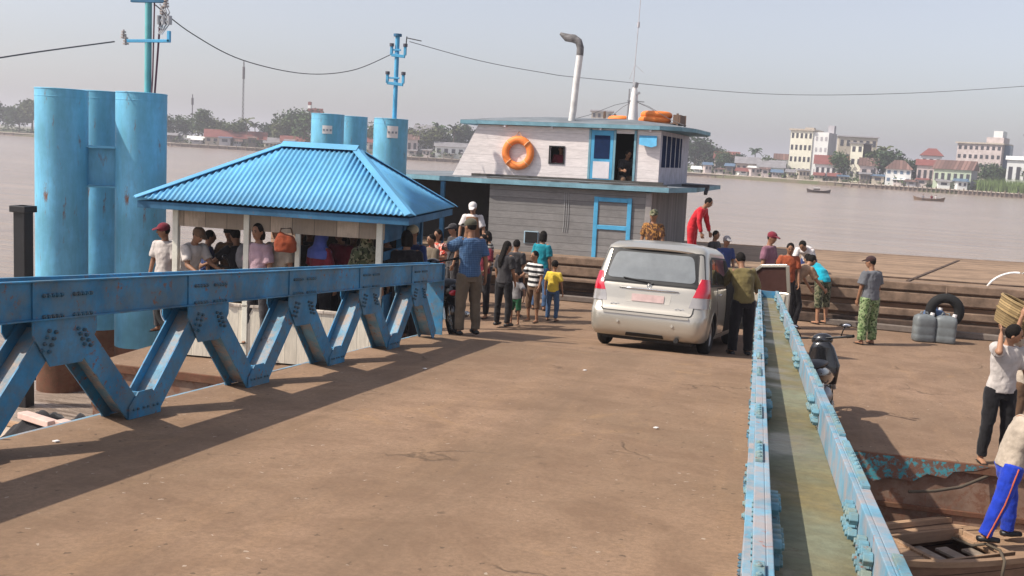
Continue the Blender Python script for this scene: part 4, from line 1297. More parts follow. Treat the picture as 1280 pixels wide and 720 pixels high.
c_brown = C_('cloth_brown', (.13, .075, .045))
c_royal = C_('cloth_royal_blue', (.015, .045, .42))
c_beige = C_('cloth_beige', (.42, .35, .28))
c_navy = C_('cloth_navy', (.03, .05, .16))
DN = ((.12, .02, -1), (.03, .12, -1))
ST = [((.05, .0, -1), (.02, -.04, -1)), ((.07, .05, -1), (.03, -.06, -1))]

# --- ramp and pontoon group on the left
def ramp_z(y): return max(0.0, dz(Y1) * (1 - (y - Y1) / 4.85)) if y > Y1 else dz(y)
pm = P(583, 420, .50); pm = P(583, 420, ramp_z(pm.y))
person('man in blue checked shirt with his back turned at the end of the left truss', pm, 318, 1.68, ramp_z(pm.y), c_blue, c_khaki, cap=C_('cloth_greygreen', (.09, .085, .06)),
       arms=[((.35, .85, -.55), (-.2, 1, -.05)), ((.22, -.15, -1), (.10, .15, -1))], headyaw=-20, vox=.010, shoes='shoe', baggy=.5)
a = headpos(592, 254, 1.68, .45)
person('man in a white cap and pale brown vest standing high by the ferry side', a, 175, 1.68, .45, c_white, c_khaki, jacket=C_('cloth_vest_tan', (.22, .11, .06)), sleeve='short', cap=c_white, headpitch=25, arms=[((.3, .15, -1), (.1, .5, -1)), ((.3, .1, -1), (.0, .4, -1))], face=True)
a = headpos(612, 291, 1.55, 0)
person('person in a grey striped top standing behind the long haired woman', a, 250, 1.55, 0, c_zeb, c_dkgrey, hair='bob', headpitch=12)
a = P(627, 406, .06)
person('woman with long black hair in a grey top and dark trousers seen from behind', a, 20, 1.56, .03, c_dkgrey, c_blk, hair='long', female=True, arms=[((.10, .0, -1), (.0, .2, -1)), ((.10, .1, -1), (-.1, .5, -.9))], headyaw=25, headpitch=14, shoes='shoe')
a = P(643, 404, .04)
person('toddler in a pale grey shirt and green shorts beside the long haired woman', a, 190, 1.0, .02, c_grey, c_green, leg='short', child=.9, arms=[((.5, .3, -.8), (.2, .5, -.8)), ((.3, .3, -1), (.0, .5, -.8))], headpitch=10)
a = P(665, 402, 0)
person('boy in a black and white striped shirt and brown trousers', a, 205, 1.36, 0, c_stripe, c_brown, leg='three', child=.35, arms=[((.2, .1, -1), (.0, .4, -1)), ((.35, .3, -.9), (.1, .9, -.3))], headyaw=15, headpitch=8)
a = P(689, 401, 0)
person('small boy in a yellow shirt and blue jeans seen from behind', a, 12, 1.18, 0, c_yel, c_jean, child=.6, arms=[((.25, .0, -1), (.1, .2, -1)), ((.25, .0, -1), (.1, .2, -1))])
a = headpos(679, 291, 1.62, 0)
person('woman in a teal shirt standing against the grey ferry wall', a, 15, 1.62, 0, c_teal, c_jean, hair='bob', female=True, headyaw=-20, arms=[((.2, .1, -1), (-.1, .6, -.8)), DN])
a = headpos(549, 289, 1.62, 0)
person('person in a red and white patterned top at the right end of the shelter', a, 200, 1.62, 0, c_orange, c_blk, hair='bob', female=True, arms=[((.3, .4, -.8), (.0, 1, .1)), DN])
a = headpos(568, 282, 1.66, 0)
person('man half hidden behind the man in the blue checked shirt', a, 230, 1.66, 0, c_dkgrey, c_dkgrey, cap=c_dkgrey)
# --- in and behind the shelter
def hutpos(px, py, Z):
    a = G(px, Z); return (a.x, a.y), max(1.35, min(1.75, D(px, py, Z).z - HUTZ))
a = headpos(207, 282, 1.70, .1)
person('man in a red cap and white shirt just left of the shelter post', a, 185, 1.70, .1, c_offw, c_dkgrey, cap=c_dkred, headyaw=40, headpitch=10)
a, PH = hutpos(238, 284, 14.95)
person('man in a brown peaked cap and grey shirt with a dark strap', a, 110, PH, HUTZ, c_offw, c_dkgrey, cap=c_brown, lean=16, headpitch=18, arms=[((.1, .5, -.9), (.0, 1, -.35)), ((.1, .4, -.9), (.0, 1, -.4))])
a, PH = hutpos(302, 290, 15.20)
rp, J = person('man in dark clothes with a grey backpack in the shelter', a, 300, PH, HUTZ, c_blk, c_dkgrey, lean=10, arms=[((.4, .6, -.7), (.3, .9, -.4)), ((.2, .3, -.9), (.1, .9, -.4))])
mb = MB(); mb.ell(J['p2'] + V(0, -.20, .0), (.15, .10, .22), None, 14); mb.ell(J['p2'] + V(0, -.27, -.06), (.11, .06, .12), None, 12)
o = mb.build('backpack', c_grey, smooth=True); o.matrix_world = Matrix.Translation(rp.location) @ Matrix.Rotation(rp.rotation_euler.z, 4, 'Z'); remesh(o, .014, .01, 2)
tag(o, 'grey backpack worn by the man in dark clothes in the shelter', 'backpack')
a, PH = hutpos(327, 284, 14.60)
person('person in a dusty pink top behind the middle shelter post', a, 190, PH, HUTZ, c_pink, c_dkgrey, hair='bob', female=True)
a, PH = hutpos(352, 284, 14.75)
person('person in a cream shirt carrying an orange bag on the shoulder', a, 190, PH, HUTZ, c_beige, c_brown)
bg_ = D(357, 303, 14.5)
bgr = empty('bag', bg_, R(20))
mb = MB(); mb.sweep([(V(0, 0, -.14), .13, .06), (V(0, 0, -.12), .16, .08), (V(0, 0, .0), .165, .085), (V(.01, 0, .09), .13, .05), (V(.02, 0, .12), .11, .02)], n=18)
o = mb.build('pouch', C_('cloth_rust_orange', (.26, .055, .022)), bgr, smooth=True); remesh(o, .012, .03, 1)
mb = MB(); mb.tube([(-.09, 0, .10), (-.07, .03, .19), (.06, .05, .20), (.10, 0, .11)], .012, 8); mb.build('strap', c_brown, bgr, smooth=True)
tag(bgr, 'rusty orange bag held up at shoulder height in the shelter', 'bag')
a, PH = hutpos(378, 288, 15.35)
person('person in a dark grey top just left of the blue scarf in the shelter', a, 150, PH, HUTZ, c_dkgrey, c_blk, skin='a')
a, PH = hutpos(404, 290, 14.80)
person('woman in a dark red top with a blue scarf over her head', a, 20, PH, HUTZ, c_dkred, c_blk, hair='veil', cap=C_('cloth_blue_violet', (.09, .12, .38)), female=True)
a, PH = hutpos(431, 286, 15.20)
person('person in a dark red jacket next to the white corner post of the shelter', a, 200, PH, HUTZ, c_dkred, c_dkgrey, hair='bob')
a, PH = hutpos(463, 288, 14.60)
person('woman in a dark patterned veil inside the right end of the shelter', a, 140, PH, HUTZ, c_camod, c_blk, hair='veil', cap=c_camod, female=True)
a, PH = hutpos(514, 293, 14.75)
person('black haired person bowing their head behind the blue side rail', a, 330, PH, HUTZ, c_blk, c_blk, hair='bob')
a, PH = hutpos(522, 284, 15.60)
person('person in a cream cap behind the black haired person at the shelter', a, 200, PH, HUTZ, c_navy, c_dkgrey, cap=C_('cloth_cream', (.55, .46, .30)))
for (px, py, H, z0, hd, sh_, hr_, cp, lab, dp_) in (  # extra crowd added, dressed dark to deepen the shelter's shade
  (262, 292, 1.62, .0, 60, c_navy, 'short', None, 'man in navy standing at the back of the shelter near the motorbike', .9),
  (290, 286, 1.66, .0, 170, c_brown, 'short', c_dkgrey, 'man in a brown shirt and dark cap deep inside the shelter', 1.0),
  (391, 284, 1.68, .0, 160, c_dkgrey, 'short', c_brown, 'man in dark grey and brown cap behind the woman in the blue scarf', 1.0),
  (446, 290, 1.62, .0, 150, c_olive, 'short', None, 'man in olive standing just behind the white corner post', 1.1),
  (490, 291, 1.62, .0, 190, c_dkgrey, 'bob', None, 'woman in dark grey between the two blue side posts of the shelter', .7),
  (536, 296, 1.58, .0, 220, c_khaki, 'short', None, 'man in a khaki shirt at the right end of the shelter', .5),
  (603, 296, 1.60, .0, 200, c_dkred, 'bob', None, 'woman in dark red behind the man in the blue checked shirt', .3),
  (641, 303, 1.50, .0, 10, c_dkgrey, 'short', None, 'boy in dark grey right of the long haired woman', .6)):
    if px < 530: a, H = hutpos(px, py, 14.9 + dp_ * .6); z0 = HUTZ
    else: a = headpos(px, py, H, z0); a = (a[0], a[1] + dp_ * .5)
    person(lab, a, hd, H, z0, sh_, c_blk, hair=hr_, cap=cp, vox=.014, arms=[((.2, .3, -1), (.0, .8, -.5)), DN])
# --- ferry and right hand group
a = headpos(823, 265, 1.66, .45)
a = G(823, 20.6, 0)
zt = D(823, 265, 20.6).z - 1.66
person('man in a brown and yellow patterned shirt and dark cap behind the minivan', a, 190, 1.66, zt, c_batik, c_brown, cap=c_camod, headpitch=10)
a = G(872, 22.9, 0)
person('man in a bright red shirt bending forward on the ferry deck', a, 105, 1.62, DK + .02, c_red, c_red, lean=32, sleeve='long', headpitch=6,
       arms=[((.1, .2, -1), (.0, .35, -1)), ((.1, .0, -1), (.0, .3, -1))])
a = headpos(894, 290, 1.60, 0); a = (a[0], a[1])
person('black haired man whose head shows just above the minivan roof', a, 120, 1.60, .0, c_dkgrey, c_dkgrey)
a = headpos(908, 297, 1.60, 0)
person('man in a pale cap looking over the right side of the minivan', a, 150, 1.60, 0, c_navy, c_dkgrey, cap=c_grey)
a = G(944, 16.5, 0)
person('man in an olive shirt and black trousers leaning into the open minivan door', a, 340, 1.68, ramp_z(a.y), c_olive, c_blk, lean=16, side=-4, sleeve='long', baggy=1.0, vox=.010, headpitch=14,
       arms=[((.2, .7, -.8), (-.1, 1, -.2)), ((.45, .25, -.85), (.3, .8, -.4))], shoes='shoe')
a = headpos(963, 292, 1.66, .3)
person('man in a maroon cap and mauve shirt behind the open car door', a, 120, 1.66, .30, c_purple, c_dkgrey, cap=c_dkred, headpitch=12)
a = headpos(988, 305, 1.62, .1)
person('man in a dark orange shirt right of the open car door', a, 175, 1.62, .10, C_('cloth_burnt_orange', (.30, .07, .03)), c_blk, headpitch=20)
a = G(1004, 20.6, 0)
person('bare shouldered man stooping beside the man in turquoise', a, 55, 1.66, 0, C_('cloth_tan', (.30, .19, .12)), c_blk, lean=48, sleeve='short', headpitch=-10,
       arms=[((.1, .5, -1), (.0, .7, -.8)), ((.1, .6, -1), (.0, .8, -.7))], skin='b', legs=[((.1, .35, -1), (.0, -.35, -1)), ((.1, .25, -1), (.0, -.2, -1))])
a = P(1024, 404, 0)
person('man in a turquoise shirt and camouflage shorts bending down to the left', a, 318, 1.68, 0, c_turq, c_camod, leg='three', lean=66, side=0, vox=.010, headpitch=-30, baggy=.6,
       arms=[((.05, .35, -1), (.0, .3, -1)), ((.05, .5, -1), (-.1, .5, -1))], skin='b', legs=[((.12, -.12, -1), (.02, -.06, -1)), ((.12, .02, -1), (.02, -.08, -1))])
a = G(1022, 22.7, 0)
person('man in a white shirt bending over on the ferry edge behind the man in turquoise', a, 200, 1.64, D(1022, 310, 22.7).z - 1.17, c_white, c_navy, lean=70, sleeve='short', headpitch=-10,
       arms=[((.1, .2, -1), (.0, .3, -1)), ((.1, .3, -1), (.0, .3, -1))])
a = P(1082, 430, 0)
person('man in dark cap, grey shirt and baggy green camouflage trousers standing alone', a, 320, 1.64, 0, C_('cloth_slate', (.13, .135, .15)), c_camo, cap=C_('cloth_dark_cap', (.05, .025, .025)), baggy=1.6, vox=.010, headyaw=-25,
       arms=[((.12, .1, -1), (.0, .25, -1)), ((.12, -.05, -1), (.05, .15, -1))], lean=4)
a = P(1240, 579, 0)
rb, JB = person('man in white shirt and black trousers with a hand on his neck beneath the basket', a, 165, 1.62, 0, c_offw, c_blk, vox=.0085, headpitch=26, headyaw=-55, side=-3,
       arms=[((.30, .05, -1), (.1, .35, -1)), ((.22, .95, -.02), (-.42, -.85, .95))], skin='b')
# basket carried behind / on the shoulder
bk_ = D(1272, 396, 12.6)
M_wicker = planks('wicker', (.36, .25, .12), .035, 2, .35, .8, .16, along=0, grime=.4, gdark=.35)
bs = empty('basket', bk_, R(20), 'large woven cane basket above the head of the man in the white shirt', 'basket')
mb = MB(); vs = []; fs = []
n_ = 28
prof = [(.0, -.20), (.26, -.20), (.30, -.1), (.335, .06), (.36, .20), (.345, .20), (.31, .04), (.27, -.1), (.24, -.17), (0, -.17)]
for r_, z in prof:
    for k in range(n_):
        a_ = 2 * math.pi * k / n_; rr = r_ + (.006 if k % 2 else 0) * (r_ > 0)
        vs.append((rr * math.cos(a_), rr * math.sin(a_), z))
for i in range(len(prof) - 1):
    for k in range(n_): fs.append((i * n_ + k, i * n_ + (k + 1) % n_, (i + 1) * n_ + (k + 1) % n_, (i + 1) * n_ + k))
mb.add(vs, fs).build('weave', M_wicker, bs, smooth=False)
mb = MB(); mb.torus((0, 0, .20), (0, 0, 1), .355, .022, 32, 8); mb.build('rim', M_wicker, bs, smooth=True)
mb = MB(); mb.torus((0, 0, .0), (0, 0, 1), .333, .012, 32, 8); mb.build('hoop', M_wicker, bs, smooth=True)
bs.rotation_euler = (R(8), R(22), R(10)); bs.scale = (.8, .8, .8)
a = P(1268, 569, 0); a = (a[0] + .12, a[1] + .35)
person('man behind the white shirted man carrying the cane basket on his shoulder', a, 150, 1.52, 0, c_beige, c_brown, skin='b', vox=.010, arms=[((.5, .3, .5), (.0, .2, 1)), ((.6, .3, .6), (-.1, .2, 1))])
# man in blue track trousers, stepping on the small boat
BZ = -.70
a = P(1262, 680, BZ)
person('man in bright blue track trousers and beige shirt striding on the small wooden boat', (a.x - .10, a.y), 75, 1.66, BZ + .02, c_beige, c_royal, vox=.0085, lean=20, headpitch=10, baggy=.8,
       legs=[((.10, .30, -1), (.02, .05, -1)), ((.10, -.28, -1), (.0, -.38, -1))], arms=[((.2, .5, -.8), (.0, .8, -.5)), ((.3, .4, -.8), (.0, .8, -.5))],
       stripe=C_('cloth_stripe_orange', (.55, .12, .05)), shoes='shoe', skin='b')
# people on the ferry wheelhouse
f1 = fw(-2.45, WY + .30, WB - .62)
person('person in a red top looking out of the small square wheelhouse window', f1, 176, 1.45, f1.z, c_dkred, c_blk, face=True)
f2 = fw(-.88, WY + .45, WB + .02)
person('person sitting in the dark wheelhouse doorway', f2, 150, 1.5, f2.z, c_dkgrey, c_brown, legs=[((.2, 1, -.1), (.0, .1, -1)), ((.2, 1, -.1), (.0, .1, -1))], hip=.12, arms=[((.2, .5, -.8), (.0, 1, .1)), ((.2, .4, -.9), (.0, 1, 0))], lean=22, headpitch=10)

# ================================================================= MINIVAN
M_car = simple('car_champagne', (.50, .465, .40), .30, .55, vary=.03, scale=2, bumps=0, coat=.7)
M_carplain = simple('car_bumper', (.47, .44, .385), .38, .35, vary=.06, scale=3, bumps=0, coat=.4)
M_glass = simple('tinted_glass', (.03, .035, .035), .06, .0, vary=.1, bumps=0, spec=.9)
M_rglass = simple('rear_glass_sky_tone', (.26, .275, .27), .16, .55, vary=.22, scale=1.5, bumps=0, spec=.8)  # pale base paints in the sky mirrored by the rear pane
M_gasket = simple('gasket', (.02, .02, .02), .6, bumps=0)
M_lampr = simple('lamp_red', (.50, .012, .03), .15, .0, vary=.1, bumps=0, coat=1)
M_lampw = simple('lamp_clear', (.36, .34, .33), .15, .2, vary=.1, bumps=0, coat=1)
M_chrome = simple('chrome', (.6, .6, .58), .2, .9, bumps=0)
M_plate = simple('plate_pinkish', (.50, .36, .34), .5, bumps=0)
cr0 = Vector((-1.60, 15.37, 0))
car_z = .338
car = empty('minivan', (cr0.x, cr0.y, car_z), 0, 'champagne silver minivan seen from behind with its front right door open', 'minivan')
pitch = -.093
car.rotation_euler = (pitch, 0, R(-6.0))
def interp(tab, z):
    if z <= tab[0][0]: return tab[0][1]
    for (a, va), (b_, vb) in zip(tab, tab[1:]):
        if z <= b_: return va + (vb - va) * (z - a) / (b_ - a)
    return tab[-1][1]
YR = [(.22, .10), (.30, .03), (.45, .0), (.60, .01), (.66, .06), (.80, .10), (1.00, .13), (1.05, .16), (1.30, .26), (1.52, .37), (1.60, .42), (1.67, .60), (1.72, .95)]
YF = [(.22, 4.40), (.45, 4.52), (.75, 4.42), (.92, 4.15), (1.00, 3.55), (1.06, 3.30), (1.30, 2.90), (1.52, 2.55), (1.60, 2.40), (1.67, 2.15), (1.72, 1.85)]
WD = [(.22, .86), (.30, .90), (.55, .92), (.75, .92), (.95, .91), (1.05, .895), (1.30, .845), (1.52, .80), (1.61, .775), (1.68, .69), (1.72, .50)]
NP = 13.0
def ssg(c, e): return math.copysign(abs(c) ** e, c)
def cpt(th, z, off=0.0):     # th: 0 = right side middle, -90deg = rear middle
    w_, r_, f_ = interp(WD, z), interp(YR, z), interp(YF, z)
    yc, l_ = (r_ + f_) / 2, (f_ - r_) / 2
    return Vector(((w_ + off) * ssg(math.cos(th), 2 / NP), yc + (l_ + off) * ssg(math.sin(th), 2 / NP), z))
def rear_pt(x, z, off=.006):
    w_, r_, f_ = interp(WD, z), interp(YR, z), interp(YF, z)
    yc, l_ = (r_ + f_) / 2, (f_ - r_) / 2
    k = min(.999, abs(x) / w_)
    return Vector((x, yc - l_ * (1 - k ** NP) ** (1 / NP) - off, z))
def side_pt(y, z, sg=1, off=.006):
    w_, r_, f_ = interp(WD, z), interp(YR, z), interp(YF, z)
    yc, l_ = (r_ + f_) / 2, (f_ - r_) / 2
    k = min(.999, abs(y - yc) / l_)
    return Vector((sg * (w_ * (1 - k ** NP) ** (1 / NP) + off), y, z))
zs = [.22, .26, .30, .37, .45, .53, .60, .63, .66, .73, .80, .88, .95, 1.0, 1.03, 1.06, 1.13, 1.2, 1.3, 1.4, 1.5, 1.56, 1.60, 1.635, 1.66, 1.68, 1.70, 1.72]
NT = 128; vs = []; fs = []
ths = []
for k in range(NT):
    ths.append(2 * math.pi * k / NT)
# denser sampling near corners
def warp(t): return t
for z in zs:
    for t in ths:
        p = cpt(t, z)
        vs.append(p)
L_ = len(zs)
for i in range(L_ - 1):
    for k in range(NT):
        k2 = (k + 1) % NT; fs.append((i * NT + k, i * NT + k2, (i + 1) * NT + k2, (i + 1) * NT + k))
top = (L_ - 1) * NT
ct = Vector((0, 1.40, 1.745)); vs.append(ct)
for k in range(NT): fs.append((top + k, top + (k + 1) % NT, L_ * NT))
vs.append(Vector((0, 2.2, .22)))
for k in range(NT): fs.append(((k + 1) % NT, k, L_ * NT + 1))
body = MB().add(vs, fs).build('body', [M_car, M_gasket], car, smooth=True, angle=50)
cut = MB()
for yy in (.88, 3.63):
    for sg in (-1, 1):
        cut.tube([(sg * .60, yy, .31), (sg * 1.1, yy, .31)], .365, 36)
cuto = cut.build('wheel_arch_cutter', M_gasket, car)
bo = body.modifiers.new('arches', 'BOOLEAN'); bo.operation = 'DIFFERENCE'; bo.object = cuto; bo.solver = 'EXACT'
bpy.context.view_layer.update()
dg = bpy.context.evaluated_depsgraph_get()
nm_ = bpy.data.meshes.new_from_object(body.evaluated_get(dg))
body.modifiers.clear(); body.data = nm_
KIDS['minivan'].remove(cuto); bpy.data.objects.remove(cuto)
def patch(name, outline, fn, mat, parent, off=.006, th=.01, rings=5, round_=0):
    pts = [Vector((a_, b_, 0)) for a_, b_ in outline]
    if round_:
        out = []; n_ = len(pts)
        for i in range(n_):
            p, q, r_ = pts[i - 1], pts[i], pts[(i + 1) % n_]
            a_ = q + (p - q).normalized() * min(round_, (p - q).length * .45); c_ = q + (r_ - q).normalized() * min(round_, (r_ - q).length * .45)
            for k in range(5):
                t = k / 4; out.append(a_ * (1 - t) ** 2 + q * 2 * t * (1 - t) + c_ * t * t)
        pts = out
    # densify
    dn = []
    for i in range(len(pts)):
        a_, c_ = pts[i], pts[(i + 1) % len(pts)]
        m_ = max(1, int((c_ - a_).length / .06))
        for k in range(m_): dn.append(a_.lerp(c_, k / m_))
    pts = dn
    n_ = len(pts); cc = sum(pts, Vector()) / n_
    vs = [fn(p.x, p.y, off - th) for p in pts]
    for r_ in range(rings):
        k = 1 - r_ / rings
        vs += [fn(cc.x + (p.x - cc.x) * k, cc.y + (p.y - cc.y) * k, off) for p in pts]
    vs.append(fn(cc.x, cc.y, off))
    fs = []
    for r_ in range(rings):
        for i in range(n_): j = (i + 1) % n_; fs.append((r_ * n_ + i, r_ * n_ + j, (r_ + 1) * n_ + j, (r_ + 1) * n_ + i))
    for i in range(n_): fs.append((rings * n_ + i, rings * n_ + (i + 1) % n_, (rings + 1) * n_))
    return MB().add(vs, fs).build(name, mat, parent, smooth=True, angle=50)
rp_ = lambda x, z, o: rear_pt(x, z, o)
sp_ = lambda y, z, o: side_pt(y, z, 1, o)
sl_ = lambda y, z, o: side_pt(y, z, -1, o)
# tailgate
patch('tailgate_gap', [(-.70, .60), (.70, .60), (.725, .80), (.735, 1.04), (.68, 1.56), (-.68, 1.56), (-.735, 1.04), (-.725, .80)], rp_, M_gasket, car, .004, .02, 8, .05)
tg = patch('tailgate', [(-.685, .615), (.685, .615), (.71, .80), (.72, 1.03), (-.72, 1.03), (-.71, .80)], rp_, M_car, car, .010, .02, 6, .05)
patch('window_surround', [(-.85, 1.055), (.85, 1.055), (.75, 1.57), (-.75, 1.57)], rp_, M_gasket, car, .012, .02, 6, .05)
patch('rear_window', [(-.69, 1.11), (.69, 1.11), (.66, 1.28), (.60, 1.52), (-.60, 1.52), (-.66, 1.28)], rp_, M_rglass, car, .018, .012, 6, .09)
patch('plate_recess', [(-.34, .755), (.34, .755), (.36, .93), (-.36, .93)], rp_, M_carplain, tg, .0125, .004, 3, .02)
patch('number_plate', [(-.25, .775), (.25, .775), (.25, .885), (-.25, .885)], rp_, M_plate, tg, .024, .012, 3, .01)
mb = MB(); mb.tube([rear_pt(x, .965 - .0 * abs(x), .022) for x in (-.46, -.25, 0, .25, .46)], [.008, .014, .016, .014, .008], 8); mb.build('chrome_strip', M_chrome, tg, smooth=True)
mb = MB(); mb.torus(rear_pt(0, 1.015, .016), (0, -1, .1), .032, .006, 24, 8); mb.torus(rear_pt(0, 1.015, .018), (0, -1, .1), .014, .005, 20, 8); mb.build('round_badge', M_chrome, tg, smooth=True)
for xx in (-.50, .50):
    mb = MB()
    for k in range(4): mb.bar(rear_pt(xx + (k - 1.5) * .035 - .012, .70 + (.02 if k % 2 else 0), .014), rear_pt(xx + (k - 1.5) * .035 + .012, .71, .014), .006, .018)
    mb.build('chrome_badge', M_chrome, tg)
mb = MB(); mb.tube([rear_pt(.03, 1.065, .03), rear_pt(-.08, 1.085, .035), rear_pt(-.42, 1.12, .035)], .009, 6); mb.tube([rear_pt(.03, 1.05, .0), rear_pt(.03, 1.065, .04)], .018, 8); mb.build('wiper', M_gasket, car)
# tail lamps wrap the corner
def lamp(sg, z0, z1, mat, name, t0, t1):
    vs = []; fs = []; nn = 10; nz = 6
    for lay, off in ((0, -.01), (1, .012)):
        for j in range(nz + 1):
            z = z0 + (z1 - z0) * j / nz
            for i in range(nn + 1):
                x = t0(z) + (t1(z) - t0(z)) * i / nn
                p = cpt(R(-x), z, off) if sg > 0 else cpt(R(-180 + x), z, off)
                vs.append(p)
    N1 = (nn + 1) * (nz + 1)
    for j in range(nz):
        for i in range(nn):
            a_ = j * (nn + 1) + i; fs.append((a_, a_ + 1, a_ + nn + 2, a_ + nn + 1)); fs.append(tuple(k + N1 for k in (a_, a_ + 1, a_ + nn + 2, a_ + nn + 1)))
    edge = [i for i in range(nn + 1)] + [j * (nn + 1) + nn for j in range(1, nz + 1)] + [nz * (nn + 1) + i for i in range(nn - 1, -1, -1)] + [j * (nn + 1) for j in range(nz - 1, 0, -1)]
    for k in range(len(edge)):
        a_, b_ = edge[k], edge[(k + 1) % len(edge)]; fs.append((a_, b_, b_ + N1, a_ + N1))
    return MB().add(vs, fs).build(name, mat, car, smooth=True, angle=50)
def xth(xf, z):    # angle at which |x| = xf*w
    return math.degrees(math.acos(min(1, xf ** (NP / 2))))
for sg in (-1, 1):
    ta = lambda z: 22
    tb = lambda z: xth(interp([(.74, .68), (.88, .72), (1.2, .88)], z), z)
    l1 = lamp(sg, .905, 1.19, M_lampr, 'tail_lamp', ta, tb)
    l2 = lamp(sg, .745, .90, M_lampw, 'tail_lamp', ta, tb)
    l2['label'] = 'clear lower tail lamp'; l1['label'] = 'red upper tail lamp'
# spoiler
mb = MB(); vs = []; fs = []
for i in range(21):
    x = -.74 + 1.48 * i / 20; bow = -.05 * (abs(x) / .74) ** 3
    yb = interp(YR, 1.57) - .05 + .10 * (abs(x) / .68) ** 4
    for (dy, z) in ((0, 1.575), (-.01, 1.60), (.22, 1.665), (.22, 1.60)): vs.append((x, yb + dy, z + bow))
for i in range(20):
    for k in range(4): fs.append((i * 4 + k, i * 4 + (k + 1) % 4, i * 4 + 4 + (k + 1) % 4, i * 4 + 4 + k))
fs += [(3, 2, 1, 0), (80, 81, 82, 83)]
mb.add(vs, fs).build('spoiler', M_car, car, smooth=True, angle=40)
# bumper details
def bumper_pt(x, z, o): return rear_pt(x, z, o)
patch('bumper_step', [(-.66, .565), (.66, .565), (.66, .60), (-.66, .60)], bumper_pt, M_carplain, car, .02, .03, 2, .01)
patch('bumper_vent', [(-.30, .235), (.30, .235), (.28, .29), (-.28, .29)], bumper_pt, M_gasket, car, .012, .02, 2, .01)
for x in (-.42, .42): mb = MB(); q = rear_pt(x, .45, .002); mb.tube([q, q + Vector((0, -.01, 0))], .022, 12); mb.build('parking_sensor', M_carplain, car)
mb = MB(); mb.tube([(.5, .15, .24), (.5, -.01, .235)], .035, 14); mb.build('exhaust_pipe', M_gasket, car, smooth=True, angle=50)
mb = MB(); mb.box(-.7, .7, .25, 4.2, .16, .235); mb.build('underbody', M_gasket, car)
# right and left sides
for fn, sgn in ((sp_, 1), (sl_, -1)):
    patch('window_band', [(.42, 1.075), (3.25, 1.075), (3.12, 1.15), (2.50, 1.50), (2.30, 1.535), (.80, 1.535), (.60, 1.48)], fn, M_gasket, car, .004, .02, 8, .05)
    patch('side_window', [(.52, 1.11), (1.02, 1.11), (1.02, 1.50), (.74, 1.50)], fn, M_glass, car, .010, .012, 4, .04)
    patch('side_window', [(1.09, 1.11), (1.98, 1.11), (1.98, 1.505), (1.09, 1.505)], fn, M_glass, car, .010, .012, 4, .03)
    if sgn < 0: patch('side_window', [(2.05, 1.11), (3.05, 1.11), (2.50, 1.49), (2.05, 1.505)], fn, M_glass, car, .010, .012, 4, .03)
    patch('door_gap', [(1.25, .30), (2.03, .30), (2.03, 1.06), (1.06, 1.06), (1.06, .80), (1.20, .62)], fn, M_gasket, car, .0025, .02, 6, .03)
    dr_ = patch('rear_door', [(1.265, .315), (2.015, .315), (2.015, 1.045), (1.075, 1.045), (1.075, .81), (1.215, .63)], fn, M_car, car, .008, .02, 6, .03)
    mb = MB(); mb.tube([fn(1.16, .945, .012), fn(1.20, .95, .04), fn(1.33, .95, .04), fn(1.37, .945, .012)], .014, 8); mb.build('handle', M_chrome, dr_, smooth=True)
    if sgn < 0:
        patch('front_door', [(2.06, .315), (3.02, .315), (3.10, .6), (3.12, 1.045), (2.06, 1.045)], fn, M_car, car, .008, .02, 6, .03)
    else:
        patch('door_inside_shade', [(2.06, .315), (3.02, .315), (3.10, .6), (3.12, 1.06), (2.50, 1.49), (2.06, 1.505)], fn, M_dark, car, .012, .02, 6, .03)  # dark patch on the closed body, painting the unlit inside
    for yy in (.88, 3.63):
        mb = MB(); vs = []; fs = []
        for i in range(25):
            a_ = R(-8 + 196 * i / 24)
            for rr, o in ((.365, .0), (.395, .012), (.42, .002)):
                y = yy + rr * math.cos(a_); z = .31 + rr * math.sin(a_)
                vs.append(fn(y, max(.225, z), o))
        for i in range(24):
            for k in range(2): fs.append((i * 3 + k, i * 3 + k + 1, i * 3 + k + 4, i * 3 + k + 3))
        mb.add(vs, fs).build('wheel_arch', M_car, car, smooth=True)
        wl_ = bpy.data.objects.new('wheel', None); link(wl_); wl_.location = (sgn * .80, yy, .31); setpar(wl_, car)
        MB().torus((0, 0, 0), (1, 0, 0), .235, .085, 40, 12, flat=1.15).build('tyre', M_rubber, wl_, smooth=True)
        mb = MB(); mb.tube([(-.08 * sgn, 0, 0), (.045 * sgn, 0, 0)], .18, 32); mb.build('hub', simple('hub_dark', (.05, .05, .05), .6), wl_)
        mb = MB(); mb.torus((.055 * sgn, 0, 0), (1, 0, 0), .178, .014, 36, 8)
        for k in range(7):
            a_ = 2 * math.pi * k / 7; mb.bar((.055 * sgn, .03 * math.cos(a_), .03 * math.sin(a_)), (.05 * sgn, .175 * math.cos(a_), .175 * math.sin(a_)), .02, .035)
        mb.tube([(.04 * sgn, 0, 0), (.068 * sgn, 0, 0)], .04, 16); mb.build('rim', simple('rim_silver', (.45, .44, .43), .35, .7, bumps=0), wl_, smooth=False)
# open front right door, hinged at its front edge
hg = side_pt(3.05, .70, 1, .0)
od = bpy.data.objects.new('open_door', None); link(od); od.location = (hg.x + .02, 3.05, 0); od.rotation_euler = (0, 0, R(72)); setpar(od, car)
od['label'] = 'open front right door of the minivan'
